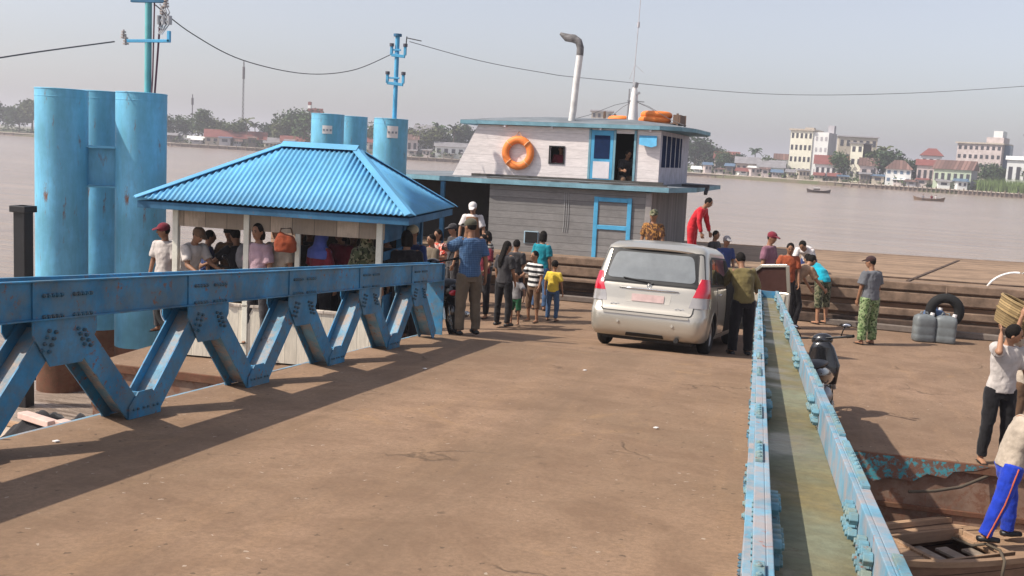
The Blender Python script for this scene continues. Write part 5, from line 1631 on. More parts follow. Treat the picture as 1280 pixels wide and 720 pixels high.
# local: door runs from y=0 (hinge) backwards to y=-1.0
mb = MB(); mb.poly([(0, 0, .33), (0, -.98, .33), (0, -1.0, .7), (0, -1.0, 1.05), (0, .05, 1.05), (0, .05, .60)], .07, (1, 0, 0)); mb.build('door_skin', M_car, od, bevel=.02)
wpts = [(-.02, -.01, 1.051), (-.03, .03, 1.08), (-.16, -.50, 1.47), (-.17, -.95, 1.505), (-.03, -1.0, 1.06)]
mb = MB()
mb.bar((-.02, .03, 1.06), (-.13, -.50, 1.47), .04, .05); mb.bar((-.13, -.50, 1.47), (-.14, -.96, 1.51), .04, .05); mb.bar((-.14, -.965, 1.51), (-.02, -.985, 1.05), .04, .055)
mb.build('window_frame', M_car, od, bevel=.006)
mb = MB(); mb.poly([(-.02, 0, 1.05), (-.12, -.49, 1.46), (-.13, -.95, 1.49), (-.02, -.97, 1.05)], .006, (1, 0, .2)); mb.build('pane', simple('door_glass', (.07, .035, .03), .08, bumps=0, spec=.8), od)
mb = MB(); mb.poly([(-.045, -.05, .42), (-.045, -.92, .42), (-.045, -.94, 1.0), (-.045, -.0, 1.0)], .03, (1, 0, 0)); mb.build('door_trim', simple('trim_beige', (.40, .36, .30), .8), od, bevel=.02)
mb = MB(); mb.ell((.14, -.12, 1.10), (.11, .05, .08), None, 12); mb.build('wing_mirror', M_car, od, smooth=True)

# ================================================================= MOTORBIKES
M_mred = simple('bike_black_gloss', (.012, .012, .014), .22, vary=.1, bumps=0, coat=.8)
M_mirror = simple('mirror_glass', (.7, .7, .72), .05, 1.0, bumps=0, vary=0)
def motorbike(loc, heading, label, lean=8):
    r_ = empty('motorbike', loc, 0, label, 'motorbike', 'parked black motorbikes')
    r_.rotation_euler = (0, R(-lean), -R(heading))
    for y in (-.62, .62):
        wl_ = bpy.data.objects.new('wheel', None); link(wl_); wl_.location = (0, y, .29); setpar(wl_, r_)
        MB().torus((0, 0, 0), (1, 0, 0), .245, .042, 36, 10).build('tyre', M_rubber, wl_, smooth=True)
        mb = MB(); mb.torus((0, 0, 0), (1, 0, 0), .205, .014, 32, 8); mb.tube([(-.05, 0, 0), (.05, 0, 0)], .045, 14)
        for k in range(12):
            a_ = 2 * math.pi * k / 12; mb.tube([(.02 * (-1) ** k, .04 * math.cos(a_), .04 * math.sin(a_)), (0, .2 * math.cos(a_ + .2), .2 * math.sin(a_ + .2))], .004, 5)
        mb.build('rim', M_chrome, wl_)
        vs = []; fs = []
        mb = MB()
        for i in range(11):
            a_ = R(25 + 115 * i / 10) if y > 0 else R(40 + 120 * i / 10)
            for x in (-.055, 0, .055): vs.append((x, y + .31 * math.cos(a_), .29 + (.31 + (.012 if x == 0 else -.01)) * math.sin(a_)))
        for i in range(10):
            for k in range(2): fs.append((i * 3 + k, i * 3 + k + 1, i * 3 + k + 4, i * 3 + k + 3))
        mb.add(vs, fs); o = mb.build('fender', M_mred, r_, smooth=True); sm = o.modifiers.new('t', 'SOLIDIFY'); sm.thickness = .006
    for x in (-.075, .075): mb = MB(); mb.tube([(x, .62, .29), (x * .9, .47, .72)], .024, 10); mb.build('fork', M_steel, r_, smooth=True, angle=50)
    mb = MB(); mb.sweep([(V(0, -.88, .74), .06, .06), (V(0, -.7, .70), .14, .11), (V(0, -.4, .64), .17, .14), (V(0, -.1, .58), .16, .12), (V(0, .1, .48), .09, .08), (V(0, .3, .50), .07, .08)], n=14); mb.build('rear_body', M_mred, r_, smooth=True)
    mb = MB(); mb.sweep([(V(0, .33, .40), .13, .04), (V(0, .40, .62), .17, .05), (V(0, .42, .84), .12, .07), (V(0, .40, .92), .08, .06)], n=14); mb.build('leg_shield', M_mred, r_, smooth=True)
    mb = MB(); mb.sweep([(V(0, -.80, .80), .08, .03), (V(0, -.5, .79), .13, .045), (V(0, -.15, .75), .12, .045), (V(0, .05, .71), .07, .035)], n=14); mb.build('seat', simple('seat_vinyl', (.03, .03, .033), .5), r_, smooth=True)
    mb = MB(); mb.ell((0, -.02, .34), (.13, .17, .13), None, 12); mb.tube([(0, .05, .34), (0, .22, .36)], .06, 12); mb.build('engine', M_steel, r_, smooth=True)
    mb = MB(); mb.tube([(.11, .05, .24), (.13, -.2, .22), (.14, -.45, .27), (.14, -.80, .36)], [.02, .03, .045, .045], 12); mb.build('exhaust', M_chrome, r_, smooth=True)
    mb = MB(); mb.tube([(-.29, .30, .99), (-.14, .38, .97), (0, .42, .95), (.14, .38, .97), (.29, .30, .99)], .014, 8); mb.build('handlebar', M_black, r_, smooth=True)
    for x in (-.26, .26):
        mb = MB(); mb.tube([(x, .312, .988), (x * 1.25, .275, .998)], .02, 10); mb.build('grip', M_rubber, r_)
        mb = MB(); mb.tube([(x * .75, .36, .98), (x * .85, .34, 1.06), (x * .95, .33, 1.10)], .006, 6); mb.ell((x * 1.0, .33, 1.12), (.05, .018, .032), None, 12); mm = mb.build('mirror', M_black, r_, smooth=True)
        mb = MB(); mb.ell((x * 1.0, .316, 1.12), (.04, .008, .024), None, 12); mb.build('mirror_glass', M_mirror, mm, smooth=True)
    mb = MB(); mb.ell((0, .47, .93), (.11, .09, .085), None, 14); mb.build('headlight_cowl', M_mred, r_, smooth=True)
    mb = MB(); mb.ell((0, .53, .93), (.075, .045, .055), None, 14); mb.build('headlight', M_lampw, r_, smooth=True)
    mb = MB(); mb.ell((0, -.90, .70), (.06, .03, .04), None, 12); mb.build('tail_light', M_lampr, r_, smooth=True)
    for x in (-.09, .09): mb = MB(); mb.tube([(x, -.62, .29), (x, -.55, .62)], .02, 8); mb.build('shock_absorber', M_chrome, r_)
    mb = MB(); mb.tube([(-.1, -.05, .25), (-.22, -.10, .0)], .010, 6); mb.build('side_stand', M_steel, r_)
    r_.scale = (1.3, 1.1, 1.08)
    return r_
q = P(1038, 528, 0)
motorbike((q.x - .12, q.y - .05, .0), 10, 'black motorbike parked on the pontoon against the right bridge rail')
q = G(566, 15.9, 0)
motorbike((q.x, q.y, ramp_z(q.y)), 330, 'black motorbike with shiny fender beside the far end of the left truss')
q = G(266, 15.0, 0)
motorbike((q.x, q.y, HUTZ), 95, 'black motorbike held by the man in the brown cap in the shelter')

# ================================================================= JERRYCANS
M_jerry = simple('jerry_grey', (.15, .165, .17), .5, vary=.25, scale=5)
M_jerryb = simple('jerry_blue', (.09, .15, .27), .5, vary=.2, scale=5)
def jerry(loc, rz, label, mat):
    r_ = empty('jerrycan', loc, rz, label, 'jerrycan', 'jerrycans by the ferry')
    mb = MB(); vs = []; fs = []
    prof = [(.0, 0), (.9, 0), (1, .02), (1, .12), (.97, .14), (1, .16), (1, .28), (.97, .30), (1, .32), (1, .43), (.93, .49), (.6, .53), (0, .535)]
    for k_, z in prof:
        for i in range(28):
            a_ = 2 * math.pi * i / 28; vs.append((.20 * k_ * ssg(math.cos(a_), .4), .15 * k_ * ssg(math.sin(a_), .4), z))
    for j in range(len(prof) - 1):
        for i in range(28): fs.append((j * 28 + i, j * 28 + (i + 1) % 28, (j + 1) * 28 + (i + 1) % 28, (j + 1) * 28 + i))
    mb.add(vs, fs).build('can', mat, r_, smooth=True, angle=60)
    mb = MB(); mb.tube([(-.10, 0, .52), (-.08, 0, .58), (.04, 0, .58), (.06, 0, .52)], .016, 8); mb.build('handle', mat, r_, smooth=True)
    mb = MB(); mb.tube([(.13, 0, .49), (.145, 0, .57)], .04, 14); mb.build('screw_cap', M_white, r_)
for px, py, dyy, rz, lab, mt in ((1153, 426, 0, .2, 'grey jerrycan on the left of the pair in front of the black tyre', M_jerry), (1180, 428, 0, -.1, 'grey jerrycan on the right of the pair in front of the black tyre', M_jerry), (1166, 420, .12, .5, 'bluish jerrycan half hidden behind the two grey ones', M_jerryb)):
    q = P(px, py, 0); jerry((q.x, q.y + dyy, 0), rz, lab, mt)

# ================================================================= SMALL BOATS BESIDE THE PONTOON
M_boat = planks('boat_planks', (.42, .27, .17), .22, 1, .25, .8, .03, along=0, grime=.45, gdark=.3)
M_boatd = simple('boat_inside', (.06, .042, .03), .9)
M_boatout = planks('boat_outside', (.25, .15, .10), .16, 2, .3, .85, .05, along=0, grime=.6)
def boat(o_, rz, L, Wd, label, hold=None, deckmat=None):
    r_ = empty('wooden_boat', (o_[0], o_[1], 0), rz, label, 'boat')
    N = 30
    def hw(t): return Wd / 2 * (1 - abs(2 * t - 1) ** 3.2 * .93)
    def sh(t): return BZ + .22 * abs(2 * t - 1) ** 3
    mb = MB(); vs = []; fs = []
    for i in range(N + 1):
        t = i / N; x = L * (t - .5); w_ = hw(t); z = sh(t)
        vs += [(x, -w_, z), (x, -w_ * .93, z - .25), (x * .97, -w_ * .6, z - .55), (x * .97, w_ * .6, z - .55), (x, w_ * .93, z - .25), (x, w_, z)]
    for i in range(N):
        for k in range(5): fs.append((i * 6 + k, i * 6 + 6 + k, i * 6 + 7 + k, i * 6 + 1 + k))
    mb.add(vs, fs).build('hull', M_boatout, r_, smooth=True, angle=40)
    mb = MB(); vs = []; fs = []
    hx0, hx1, hy0, hy1 = hold if hold else (9, 9, 0, 0)
    K = 10
    for i in range(N + 1):
        t = i / N; x = L * (t - .5); w_ = hw(t) - .01
        for k in range(K + 1): vs.append((x, -w_ + 2 * w_ * k / K, sh(t) - .03))
    for i in range(N):
        xm = L * ((i + .5) / N - .5)
        for k in range(K):
            ym = (-1 + 2 * (k + .5) / K) * hw((i + .5) / N)
            if hold and hx0 < xm < hx1 and hy0 < ym < hy1: continue
            a_ = i * (K + 1) + k; fs.append((a_, a_ + K + 1, a_ + K + 2, a_ + 1))
    o = mb.add(vs, fs).build('deck', deckmat or M_boat, r_); sm = o.modifiers.new('t', 'SOLIDIFY'); sm.thickness = .03; sm.offset = -1
    for s2 in (-1, 1):
        pts = [Vector((L * (i / N - .5), s2 * (hw(i / N) + .01), sh(i / N) + .012)) for i in range(N + 1)]
        mb = MB()
        for a_, c_ in zip(pts, pts[1:]): mb.bar(a_, c_ + (c_ - a_) * .02, .07, .06, hint=Vector((0, 1, 0)))
        mb.build('gunwale', M_boat, r_)
    mb = MB(); mb.box(-L * .35, L * .35, -Wd * .28, Wd * .28, BZ - .50, BZ - .48); mb.build('floor', M_boatd, r_)
    if hold:
        mb = MB()
        for s2 in (hy0, hy1): mb.box(hx0 - .05, hx1 + .05, s2 - .02, s2 + .02, BZ - .10, BZ + .03)
        for s2 in (hx0, hx1): mb.box(s2 - .02, s2 + .02, hy0 + .021, hy1 - .021, BZ - .10, BZ + .025)
        mb.build('coaming', M_boat, r_, bevel=.005)
        for k in range(3):
            xx = hx0 + (hx1 - hx0) * (.30 + .28 * k)
            mb = MB(); mb.box(xx, xx + .16, hy0 + .03, hy1 - .1 * k, BZ - .16, BZ - .13); mb.build('hatch_board', simple('board_grey', (.26, .21, .17), .85, vary=.3), r_, bevel=.004)
    return r_
pa = P(1135, 712, BZ); pb = P(1280, 690, BZ); pc = P(1110, 664, BZ); pd = P(1280, 648, BZ)
mid0 = (pa + pc) / 2; mid1 = (pb + pd) / 2
dd = (mid1 - mid0); an = math.atan2(dd.y, dd.x)
ctr = mid0 + dd.normalized() * 1.7
wdt = abs((pb - pd).dot(Vector((-math.sin(an), math.cos(an), 0))))
boat(ctr, an, 6.2, 1.15, 'small worn wooden boat with an open hold moored by the pontoon at the lower right', hold=(-1.55, -.55, -.42, .30))
pe = P(60, 560, BZ)
boat((pe.x - 1.0, pe.y - .1), R(-8), 5.5, 1.5, 'wooden boat half seen through the left truss below the bridge', deckmat=simple('boat_pale', (.45, .36, .28), .85, vary=.3, scale=3))
q = P(70, 545, BZ + .1)
mb = MB(); vs = []; fs = []
for i in range(25):
    for j in range(17):
        u_, v_ = i / 24 * 2 - 1, j / 16 * 2 - 1
        r2 = max(0, 1 - u_ * u_) * max(0, 1 - v_ * v_)
        h = r2 ** .5 * .30 * (1 + .9 * noise.noise((u_ * 3, v_ * 3, 1))) + .03 * noise.noise((u_ * 9, v_ * 9, 5)) * r2 ** .3
        vs.append((u_ * .62, v_ * .38, max(0, h)))
for i in range(24):
    for j in range(16): a_ = i * 17 + j; fs.append((a_, a_ + 17, a_ + 18, a_ + 1))
o = mb.add(vs, fs).build('tarpaulin', C_('cloth_tarp_black', (.02, .018, .02)), smooth=True, loc=(q.x, q.y, BZ + .02)); o.rotation_euler = (0, 0, R(-10))
tag(o, 'crumpled black tarpaulin lying on the wooden boat under the left truss', 'tarpaulin')
for (x0, y0, x1, y1, lab) in ((28, 518, 66, 530, 'short pinkish plank sticking out left of the black tarpaulin'), (74, 528, 104, 536, 'short pinkish plank sticking out right of the black tarpaulin')):
    a_ = P(x0, y0, BZ + .35); c_ = P(x1, y1, BZ + .35)
    mb = MB(); mb.bar(a_, c_, .14, .08, hint=Vector((0, 0, 1)).cross((c_ - a_).normalized())); tag(mb.build('plank', simple('plank_pink', (.60, .42, .36), .75), bevel=.01), lab, 'plank')
# ropes
M_rope = simple('rope_brown', (.09, .07, .05), .95)
a_ = P(1262, 577, .02); c_ = P(1135, 612, -.25)
rr = [a_, a_.lerp(c_, .25) + V(0, -.10, -.07), a_.lerp(c_, .5) + V(0, -.12, -.10), a_.lerp(c_, .75) + V(0, -.10, -.07), c_ + V(0, -.08, 0)]
tag(MB().tube(rr, .018, 8).build('mooring_rope', M_rope, smooth=True), 'brown mooring rope drooping along the rusty pontoon side', 'rope')
a_ = P(1230, 679, BZ + .03)
rr = [P(1190, 672, BZ + .04), P(1215, 682, BZ + .03), P(1232, 680, BZ + .03), P(1250, 688, BZ + .04), P(1256, 702, BZ + .05), P(1252, 722, BZ - .1)]
tag(MB().tube(rr, .016, 8).build('rope', M_rope, smooth=True), 'thin rope curling over the small boat deck by the blue trousers', 'rope')
# litter
for px, py, w_, lab in ((820, 535, .022, 'white paper scrap on the bridge deck nearest the right rail'), (731, 463, .022, 'white scrap on the deck behind the minivan'), (531, 461, .02, 'small white scrap near the end of the left truss'), (70, 552, .02, 'pale scrap on the deck at the foot of the left truss')):
    z = dz(7); q = P(px, py, z)
    for _ in range(8): q = P(px, py, ramp_z(q.y) + .006)
    mb = MB(); mb.poly([(-w_, -.01, 0), (w_ * .4, -.015, 0), (w_, .01, 0), (-w_ * .3, .018, 0)], .006, (0, .1, 1))
    tag(mb.build('paper_scrap', M_white, loc=(q.x, q.y, q.z + .004)), lab, 'litter')
# ================================================================= FAR BANK
M_leaf = []
for i, c in enumerate(((.050, .085, .030), (.075, .105, .040), (.035, .062, .028), (.095, .110, .045))):
    m, n, b = new_mat('leaves_%s' % ('dark', 'olive', 'deep', 'dry')[i])
    v = coords(n)
    n.links.new(mix(n, ramp(n, noise_n(n, v, .6, 4), [(.35, 0), (.65, 1)]), dark(c, .6), dark(c, 1.35)), b.inputs['Base Color'])
    b.inputs['Roughness'].default_value = .7
    b.inputs['Specular IOR Level'].default_value = .2
    M_leaf.append(m)
M_trunk = simple('bark', (.14, .11, .085), .9)
def leaf_quad(mb, c, s_, rnd):
    d = Vector((rnd.uniform(-1, 1), rnd.uniform(-1, 1), rnd.uniform(-.6, 1))).normalized()
    a, b_ = frame_of(d, Vector((rnd.uniform(-1, 1), rnd.uniform(-1, 1), .1)).normalized())
    mb.add([c - a * s_ - b_ * s_ * .4, c + a * s_ * .2 - b_ * s_ * .6, c + a * s_, c + b_ * s_ * .6], [(0, 1, 2, 3)])
def make_tree(seed, hgt, wid, mat):
    rnd = random.Random(seed)
    mb = MB()
    th = hgt * .30
    mb.tube([(0, 0, 0), (rnd.uniform(-.2, .2), 0, th), (rnd.uniform(-.5, .5), rnd.uniform(-.4, .4), hgt * .62)], [hgt * .035, hgt * .026, hgt * .01], 7)
    lobes = []
    for k in range(rnd.randint(7, 10)):
        a = rnd.uniform(0, 6.28); rr = rnd.uniform(.1, 1) * wid * .36
        z = rnd.uniform(.42, .86) * hgt
        c = Vector((math.cos(a) * rr, math.sin(a) * rr, z))
        r_ = rnd.uniform(.16, .30) * wid * (1.2 - abs(z / hgt - .6))
        lobes.append((c, r_))
        mb.tube([(0, 0, th * .9), c * .6 + Vector((0, 0, z * .25)), c], [hgt * .012, hgt * .008, hgt * .003], 5)
    tr = mb
    cr = MB()
    for c, r_ in lobes:
        for _ in range(int(55 * r_ ** 1.1) + 30):
            d = Vector((rnd.gauss(0, 1), rnd.gauss(0, 1), rnd.gauss(0, .8))).normalized() * r_ * rnd.uniform(.45, 1.08)
            leaf_quad(cr, c + d, rnd.uniform(.25, .55), rnd)
    return tr, cr
def make_palm(seed, hgt):
    rnd = random.Random(seed)
    tr = MB(); bx = rnd.uniform(-.6, .6)
    tr.tube([(0, 0, 0), (bx * .3, 0, hgt * .4), (bx, 0, hgt * .86)], [.22, .16, .13], 7)
    cr = MB(); top = Vector((bx, 0, hgt * .86))
    for k in range(20):
        a = 2 * math.pi * k / 20 + rnd.uniform(-.2, .2); el = rnd.uniform(-.25, 1.0); L = rnd.uniform(2.0, 2.9)
        d = Vector((math.cos(a), math.sin(a), 0)); p = top.copy(); v_ = d * math.cos(el) + Vector((0, 0, math.sin(el)))
        pts = [p.copy()]
        for j in range(6): p = p + v_ * L / 6; v_ = (v_ + Vector((0, 0, -.22))).normalized(); pts.append(p.copy())
        for j in range(6):
            sd_ = v_.cross(Vector((0, 0, 1))); sd_ = d.cross(Vector((0, 0, 1))).normalized()
            for s2 in (-1, 1):
                q = pts[j]; r_ = pts[j + 1]; wl = .42 * (1 - abs(j - 2.5) / 5)
                cr.add([q, r_, r_ + sd_ * s2 * wl + Vector((0, 0, -.3)), q + sd_ * s2 * wl * .8 + Vector((0, 0, -.25))], [(0, 1, 2, 3)])
    return tr, cr
PROTO = {}
def tree_at(kind, px, back, h, label, group=None, rnd=random.Random(3)):
    p = BK(px, back, .4)
    r_ = empty('palm_tree' if kind == 'palm' else 'broadleaf_tree', p, rnd.uniform(0, 6.28), label, 'tree', group)
    key = (kind, rnd.randint(0, 4 if kind != 'palm' else 2))
    if key not in PROTO:
        if kind == 'palm': t_, c_ = make_palm(key[1] + 50, 9.0)
        else: t_, c_ = make_tree(key[1] + (0 if kind == 'bushy' else 20), 9.0, 10.5 if kind == 'bushy' else 7.5, None)
        o1 = t_.build('trunk', M_trunk, r_)
        o2 = c_.build('crown', M_leaf[(key[1] + (2 if kind == 'palm' else 0)) % 4], r_)
        PROTO[key] = (o1, o2)
    else:
        for o in PROTO[key]:
            c = o.copy(); link(c); c.parent = r_
    r_.scale = (h / 9.0 * rnd.uniform(.9, 1.15), h / 9.0 * rnd.uniform(.9, 1.15), h / 9.0)
    return r_
ORD = ['first', 'second', 'third', 'fourth', 'fifth', 'sixth', 'seventh', 'eighth', 'ninth', 'tenth', 'eleventh', 'twelfth', 'thirteenth', 'fourteenth', 'fifteenth', 'sixteenth', 'seventeenth', 'eighteenth', 'nineteenth', 'twentieth']
# (px, kind, height)
segs = [
 ('left of the tall pile cluster', [(-30, 'bushy', 12.5), (-8, 'bushy', 12), (10, 'slim', 9.5), (24, 'bushy', 9), (40, 'slim', 13.5), (58, 'bushy', 12), (90, 'bushy', 9)]),
 ('between the pile cluster and the radio mast', [(205, 'bushy', 8.5), (220, 'palm', 8), (232, 'bushy', 8.5), (248, 'slim', 11.5), (262, 'bushy', 8.5), (276, 'palm', 7.5), (288, 'bushy', 7.5), (298, 'slim', 8)]),
 ('between the radio mast and the blue piles', [(309, 'palm', 9.5), (320, 'palm', 8.5), (333, 'bushy', 7.5), (346, 'slim', 8), (358, 'bushy', 10), (368, 'bushy', 12), (380, 'bushy', 12.5), (396, 'slim', 10)]),
 ('between the blue piles and the ferry wheelhouse', [(466, 'bushy', 9), (512, 'slim', 9), (527, 'palm', 10.5), (540, 'bushy', 9), (548, 'palm', 11.5), (556, 'slim', 10), (566, 'palm', 10.5), (578, 'bushy', 10.5), (590, 'slim', 9)]),
 ('between the ferry and the cream block', [(868, 'bushy', 10.5), (880, 'slim', 9.5), (893, 'bushy', 7), (908, 'bushy', 6.5), (922, 'bushy', 6), (943, 'palm', 8.6), (957, 'bushy', 5.5), (974, 'slim', 5.0)]),
 ('right of the narrow white block', [(1050, 'bushy', 7.5), (1096, 'slim', 9.8), (1104, 'palm', 10.5), (1114, 'bushy', 8.6), (1126, 'slim', 7.5), (1143, 'bushy', 6.5)]),
 ('near the right edge of the far bank', [(1232, 'bushy', 6.5), (1250, 'slim', 6), (1262, 'bushy', 5.5), (1292, 'bushy', 8)]),
]
for where, lst in segs:
    for i, (px, kd, h) in enumerate(lst):
        kn = {'bushy': 'spreading broadleaf tree', 'slim': 'narrow leafy tree', 'palm': 'coconut palm'}[kd]
        tree_at(kd, px, 9 + (i % 3) * 4 + (8 if px > 1200 else 0), h, '%s, %s tree from the left %s' % (kn, ORD[i], where), 'trees on the far river bank')

# buildings
M_cream = simple('wall_cream', (.70, .67, .55), .8, vary=.08, scale=.4, bumps=0)
M_wwhite = simple('wall_white', (.72, .72, .70), .8, vary=.08, scale=.4, bumps=0)
M_wgrey = simple('wall_grey', (.40, .38, .40), .85, vary=.15, scale=.4, bumps=0)
M_wpink = simple('wall_pinkish', (.52, .44, .42), .85, vary=.25, scale=.5, bumps=0)
M_wtan = simple('wall_tan', (.44, .38, .31), .85, vary=.15, scale=.5, bumps=0)
M_wgreen = simple('wall_mint', (.42, .48, .36), .85, vary=.15, scale=.5, bumps=0)
M_rred = simple('roof_red', (.20, .065, .055), .8, vary=.2, scale=.6, bumps=0)
M_rbrown = planks('roof_brown_sheets', (.22, .13, .11), .9, 0, .4, .8, .1, along=1, grime=.3)
M_rgrey = simple('roof_grey', (.22, .21, .22), .8, vary=.25, scale=.6, bumps=0)
M_win = simple('window_dark', (.05, .05, .06), .3, bumps=0)
M_winblue = simple('window_blue', (.10, .16, .24), .3, bumps=0)
def building(px0, px1, ytop, back, wall, label, cat='building', roofm=None, roof_h=0, depth=8, floors=0, cols=0, rot=0, name='house', ybase=None, winm=None, side=None, kindroof='gable', extra=None):
    pc = (px0 + px1) / 2
    Z = bankZ(pc) + back
    p = G(pc, Z, .5)
    wd = (px1 - px0) / F * Z
    h = D(pc, ytop, Z).z - .5
    # face the camera, then turn by rot degrees
    ang = math.atan2(-p.x, p.y)
    r_ = empty(name, p, ang + R(rot), label, cat)
    body_h = h - roof_h
    mb = MB(); mb.box(-wd / 2, wd / 2, 0, depth, -1.2, body_h)
    mb.build('wall', wall, r_)
    if side:
        mb = MB(); mb.box(wd / 2 + .01, wd / 2 + .06, .05, depth - .05, -1.0, body_h - .05); mb.build('side_wall', side, r_)
    if roofm:
        ov = .5
        mb = MB()
        if kindroof == 'gable':
            mb.poly([(-wd / 2 - ov, -ov, body_h), (-wd / 2 - ov, depth + ov, body_h), (-wd / 2 - ov, depth / 2, h)], .01, (1, 0, 0))
            mb = MB()
            a = [(-wd / 2 - ov, -ov, body_h - .05), (wd / 2 + ov, -ov, body_h - .05), (wd / 2 + ov, depth / 2, h), (-wd / 2 - ov, depth / 2, h), (-wd / 2 - ov, depth + ov, body_h - .05), (wd / 2 + ov, depth + ov, body_h - .05)]
            mb.add(a, [(0, 1, 2, 3), (3, 2, 5, 4), (0, 3, 4), (1, 5, 2), (0, 4, 5, 1)])
        elif kindroof == 'hip':
            i_ = min(wd * .3, depth * .5)
            a = [(-wd / 2 - ov, -ov, body_h - .05), (wd / 2 + ov, -ov, body_h - .05), (wd / 2 + ov, depth + ov, body_h - .05), (-wd / 2 - ov, depth + ov, body_h - .05), (-wd / 2 + i_, depth / 2, h), (wd / 2 - i_, depth / 2, h)]
            mb.add(a, [(0, 1, 5, 4), (1, 2, 5), (2, 3, 4, 5), (3, 0, 4), (0, 3, 2, 1)])
        else:
            mb.box(-wd / 2 - ov, wd / 2 + ov, -ov, depth + ov, body_h, body_h + max(.25, roof_h))
        mb.build('roof', roofm, r_)
    for f_ in range(floors):
        for c in range(cols):
            x = -wd / 2 + wd * (c + .5) / cols; fh = body_h / floors; z = fh * f_ + fh * .35
            ww = wd / cols * .5
            mb = MB(); mb.box(x - ww / 2, x + ww / 2, -.07, -.012, z, z + fh * .42)
            mb.build('window', winm or M_win, r_)
    r_['_w'] = wd; del r_['_w']
    return r_, wd, h, depth
r_, wd, h, dp = building(985, 1012, 161, 14, M_cream, 'tall cream and white four storey building on the far bank', floors=4, cols=5, rot=-12, depth=13, name='apartment_block', roofm=M_wtan, roof_h=.5, kindroof='flat')
mb = MB(); mb.box(wd / 2 + .02, wd / 2 + 4.6, .4, 13, -1.2, h - .8); mb.build('white_wing', M_wwhite, r_)
mb = MB(); mb.box(wd / 2 + 4.63, wd / 2 + 4.7, .5, 12.9, -1.2, h - .8); mb.build('side_wall', M_wgrey, r_)  # grey slab paints in the shaded end of the block
for f_ in range(4):
    for c in range(3): mb = MB(); x = wd / 2 + .9 + c * 1.35; z = h * .22 * f_ + 1.6; mb.box(x, x + .6, .33, .38, z, z + 1.2); mb.build('window', M_wgrey, r_)
mb = MB(); mb.box(wd / 2 + 2.6, wd / 2 + 4.4, 9, 12, h - .8, h + 1.6); mb.build('stair_tower', M_wgrey, r_)
mb = MB(); mb.box(0, 2.6, 4, 7, h - .3, h + .6); mb.build('roof_hut', M_wtan, r_)
building(1019, 1058, 194, 6, M_wwhite, 'low hall with a bright red roof in front of the cream four storey block', roofm=M_rred, roof_h=2.6, depth=9, floors=1, cols=6, name='hall')
r_, wd, h, dp = building(1061, 1076, 178, 10, M_cream, 'narrow pale three storey block right of the red roofed hall', floors=3, cols=2, rot=-12, depth=11, name='apartment_block', roofm=M_rgrey, roof_h=.3, kindroof='flat', side=M_rbrown)
building(1046, 1092, 170, 60, M_wtan, 'faint grey building far behind the narrow pale block', floors=3, cols=6, rot=5, name='distant_building', roofm=M_wgrey, roof_h=.4, kindroof='flat')
building(1075, 1096, 197, 6, M_wpink, 'small house with brown roof just right of the narrow pale block', roofm=M_rbrown, roof_h=2.2, depth=7, floors=1, cols=2)
building(1108, 1138, 200, 3, M_wwhite, 'white and blue riverside house with a brown hip roof', roofm=M_rbrown, roof_h=2.4, depth=7, floors=2, cols=4, winm=M_winblue, kindroof='hip')
building(1150, 1174, 185, 14, M_wwhite, 'two tiered house with red brown roofs behind the long shed', roofm=M_rred, roof_h=2.0, depth=8, floors=2, cols=3, kindroof='hip')
building(1146, 1166, 199, 6, M_wpink, 'small red roofed house left of the long riverside shed', roofm=M_rred, roof_h=1.6, depth=6, floors=1, cols=3)
r_, wd, h, dp = building(1168, 1212, 200, 3, M_wgreen, 'long riverside shed with patched brown roof and mint green front', roofm=M_rbrown, roof_h=2.4, depth=9, floors=1, cols=6, rot=-10, name='riverside_shed', side=M_wgrey)
r_, wd, h, dp = building(1194, 1246, 178, 32, M_wpink, 'large pinkish unfinished block with stepped roofline near the right edge', floors=5, cols=8, rot=-12, depth=12, name='unfinished_block', roofm=M_wtan, roof_h=.4, kindroof='flat')
mb = MB(); mb.box(wd * .12, wd * .5, 1, 9, h, h + 1.6); mb.build('upper_storey', M_wpink, r_)
mb = MB(); mb.box(wd * .26, wd * .46, 1.5, 7, h + 1.6, h + 3.4); mb.build('tank_house', M_wwhite, r_)
mb = MB(); mb.box(wd * .5 + .05, wd * .5 + 1.6, 3, 7, -1, h - .5); mb.build('blue_stair_tower', M_winblue, r_)
building(1258, 1285, 195, 16, M_wwhite, 'low white house among trees at the right edge of the far bank', roofm=M_wwhite, roof_h=1.0, depth=8, floors=1, cols=3)
building(1276, 1290, 168, 20, M_wgrey, 'slim grey tower cut by the right edge of the picture', floors=4, cols=2, depth=5, name='tower', roofm=M_rgrey, roof_h=.3, kindroof='flat')
building(948, 980, 200, 5, M_cream, 'small cream house with brown roof left of the cream four storey block', roofm=M_rgrey, roof_h=2.2, depth=7, floors=1, cols=4)
building(968, 986, 192, 14, M_wwhite, 'small house tucked against the cream four storey block', roofm=M_rbrown, roof_h=1.8, depth=7, floors=1, cols=2)
building(893, 922, 189, 11, M_wpink, 'red roofed house right of the ferry wheelhouse', roofm=M_rred, roof_h=2.4, depth=9, floors=1, cols=4)
building(920, 948, 196, 6, M_wtan, 'grey roofed house in the middle of the row right of the ferry', roofm=M_rgrey, roof_h=2.0, depth=7, floors=1, cols=4)
building(869, 884, 186, 12, M_cream, 'cream house half hidden by trees beside the ferry stern', roofm=M_wwhite, roof_h=.8, depth=6, floors=2, cols=2)
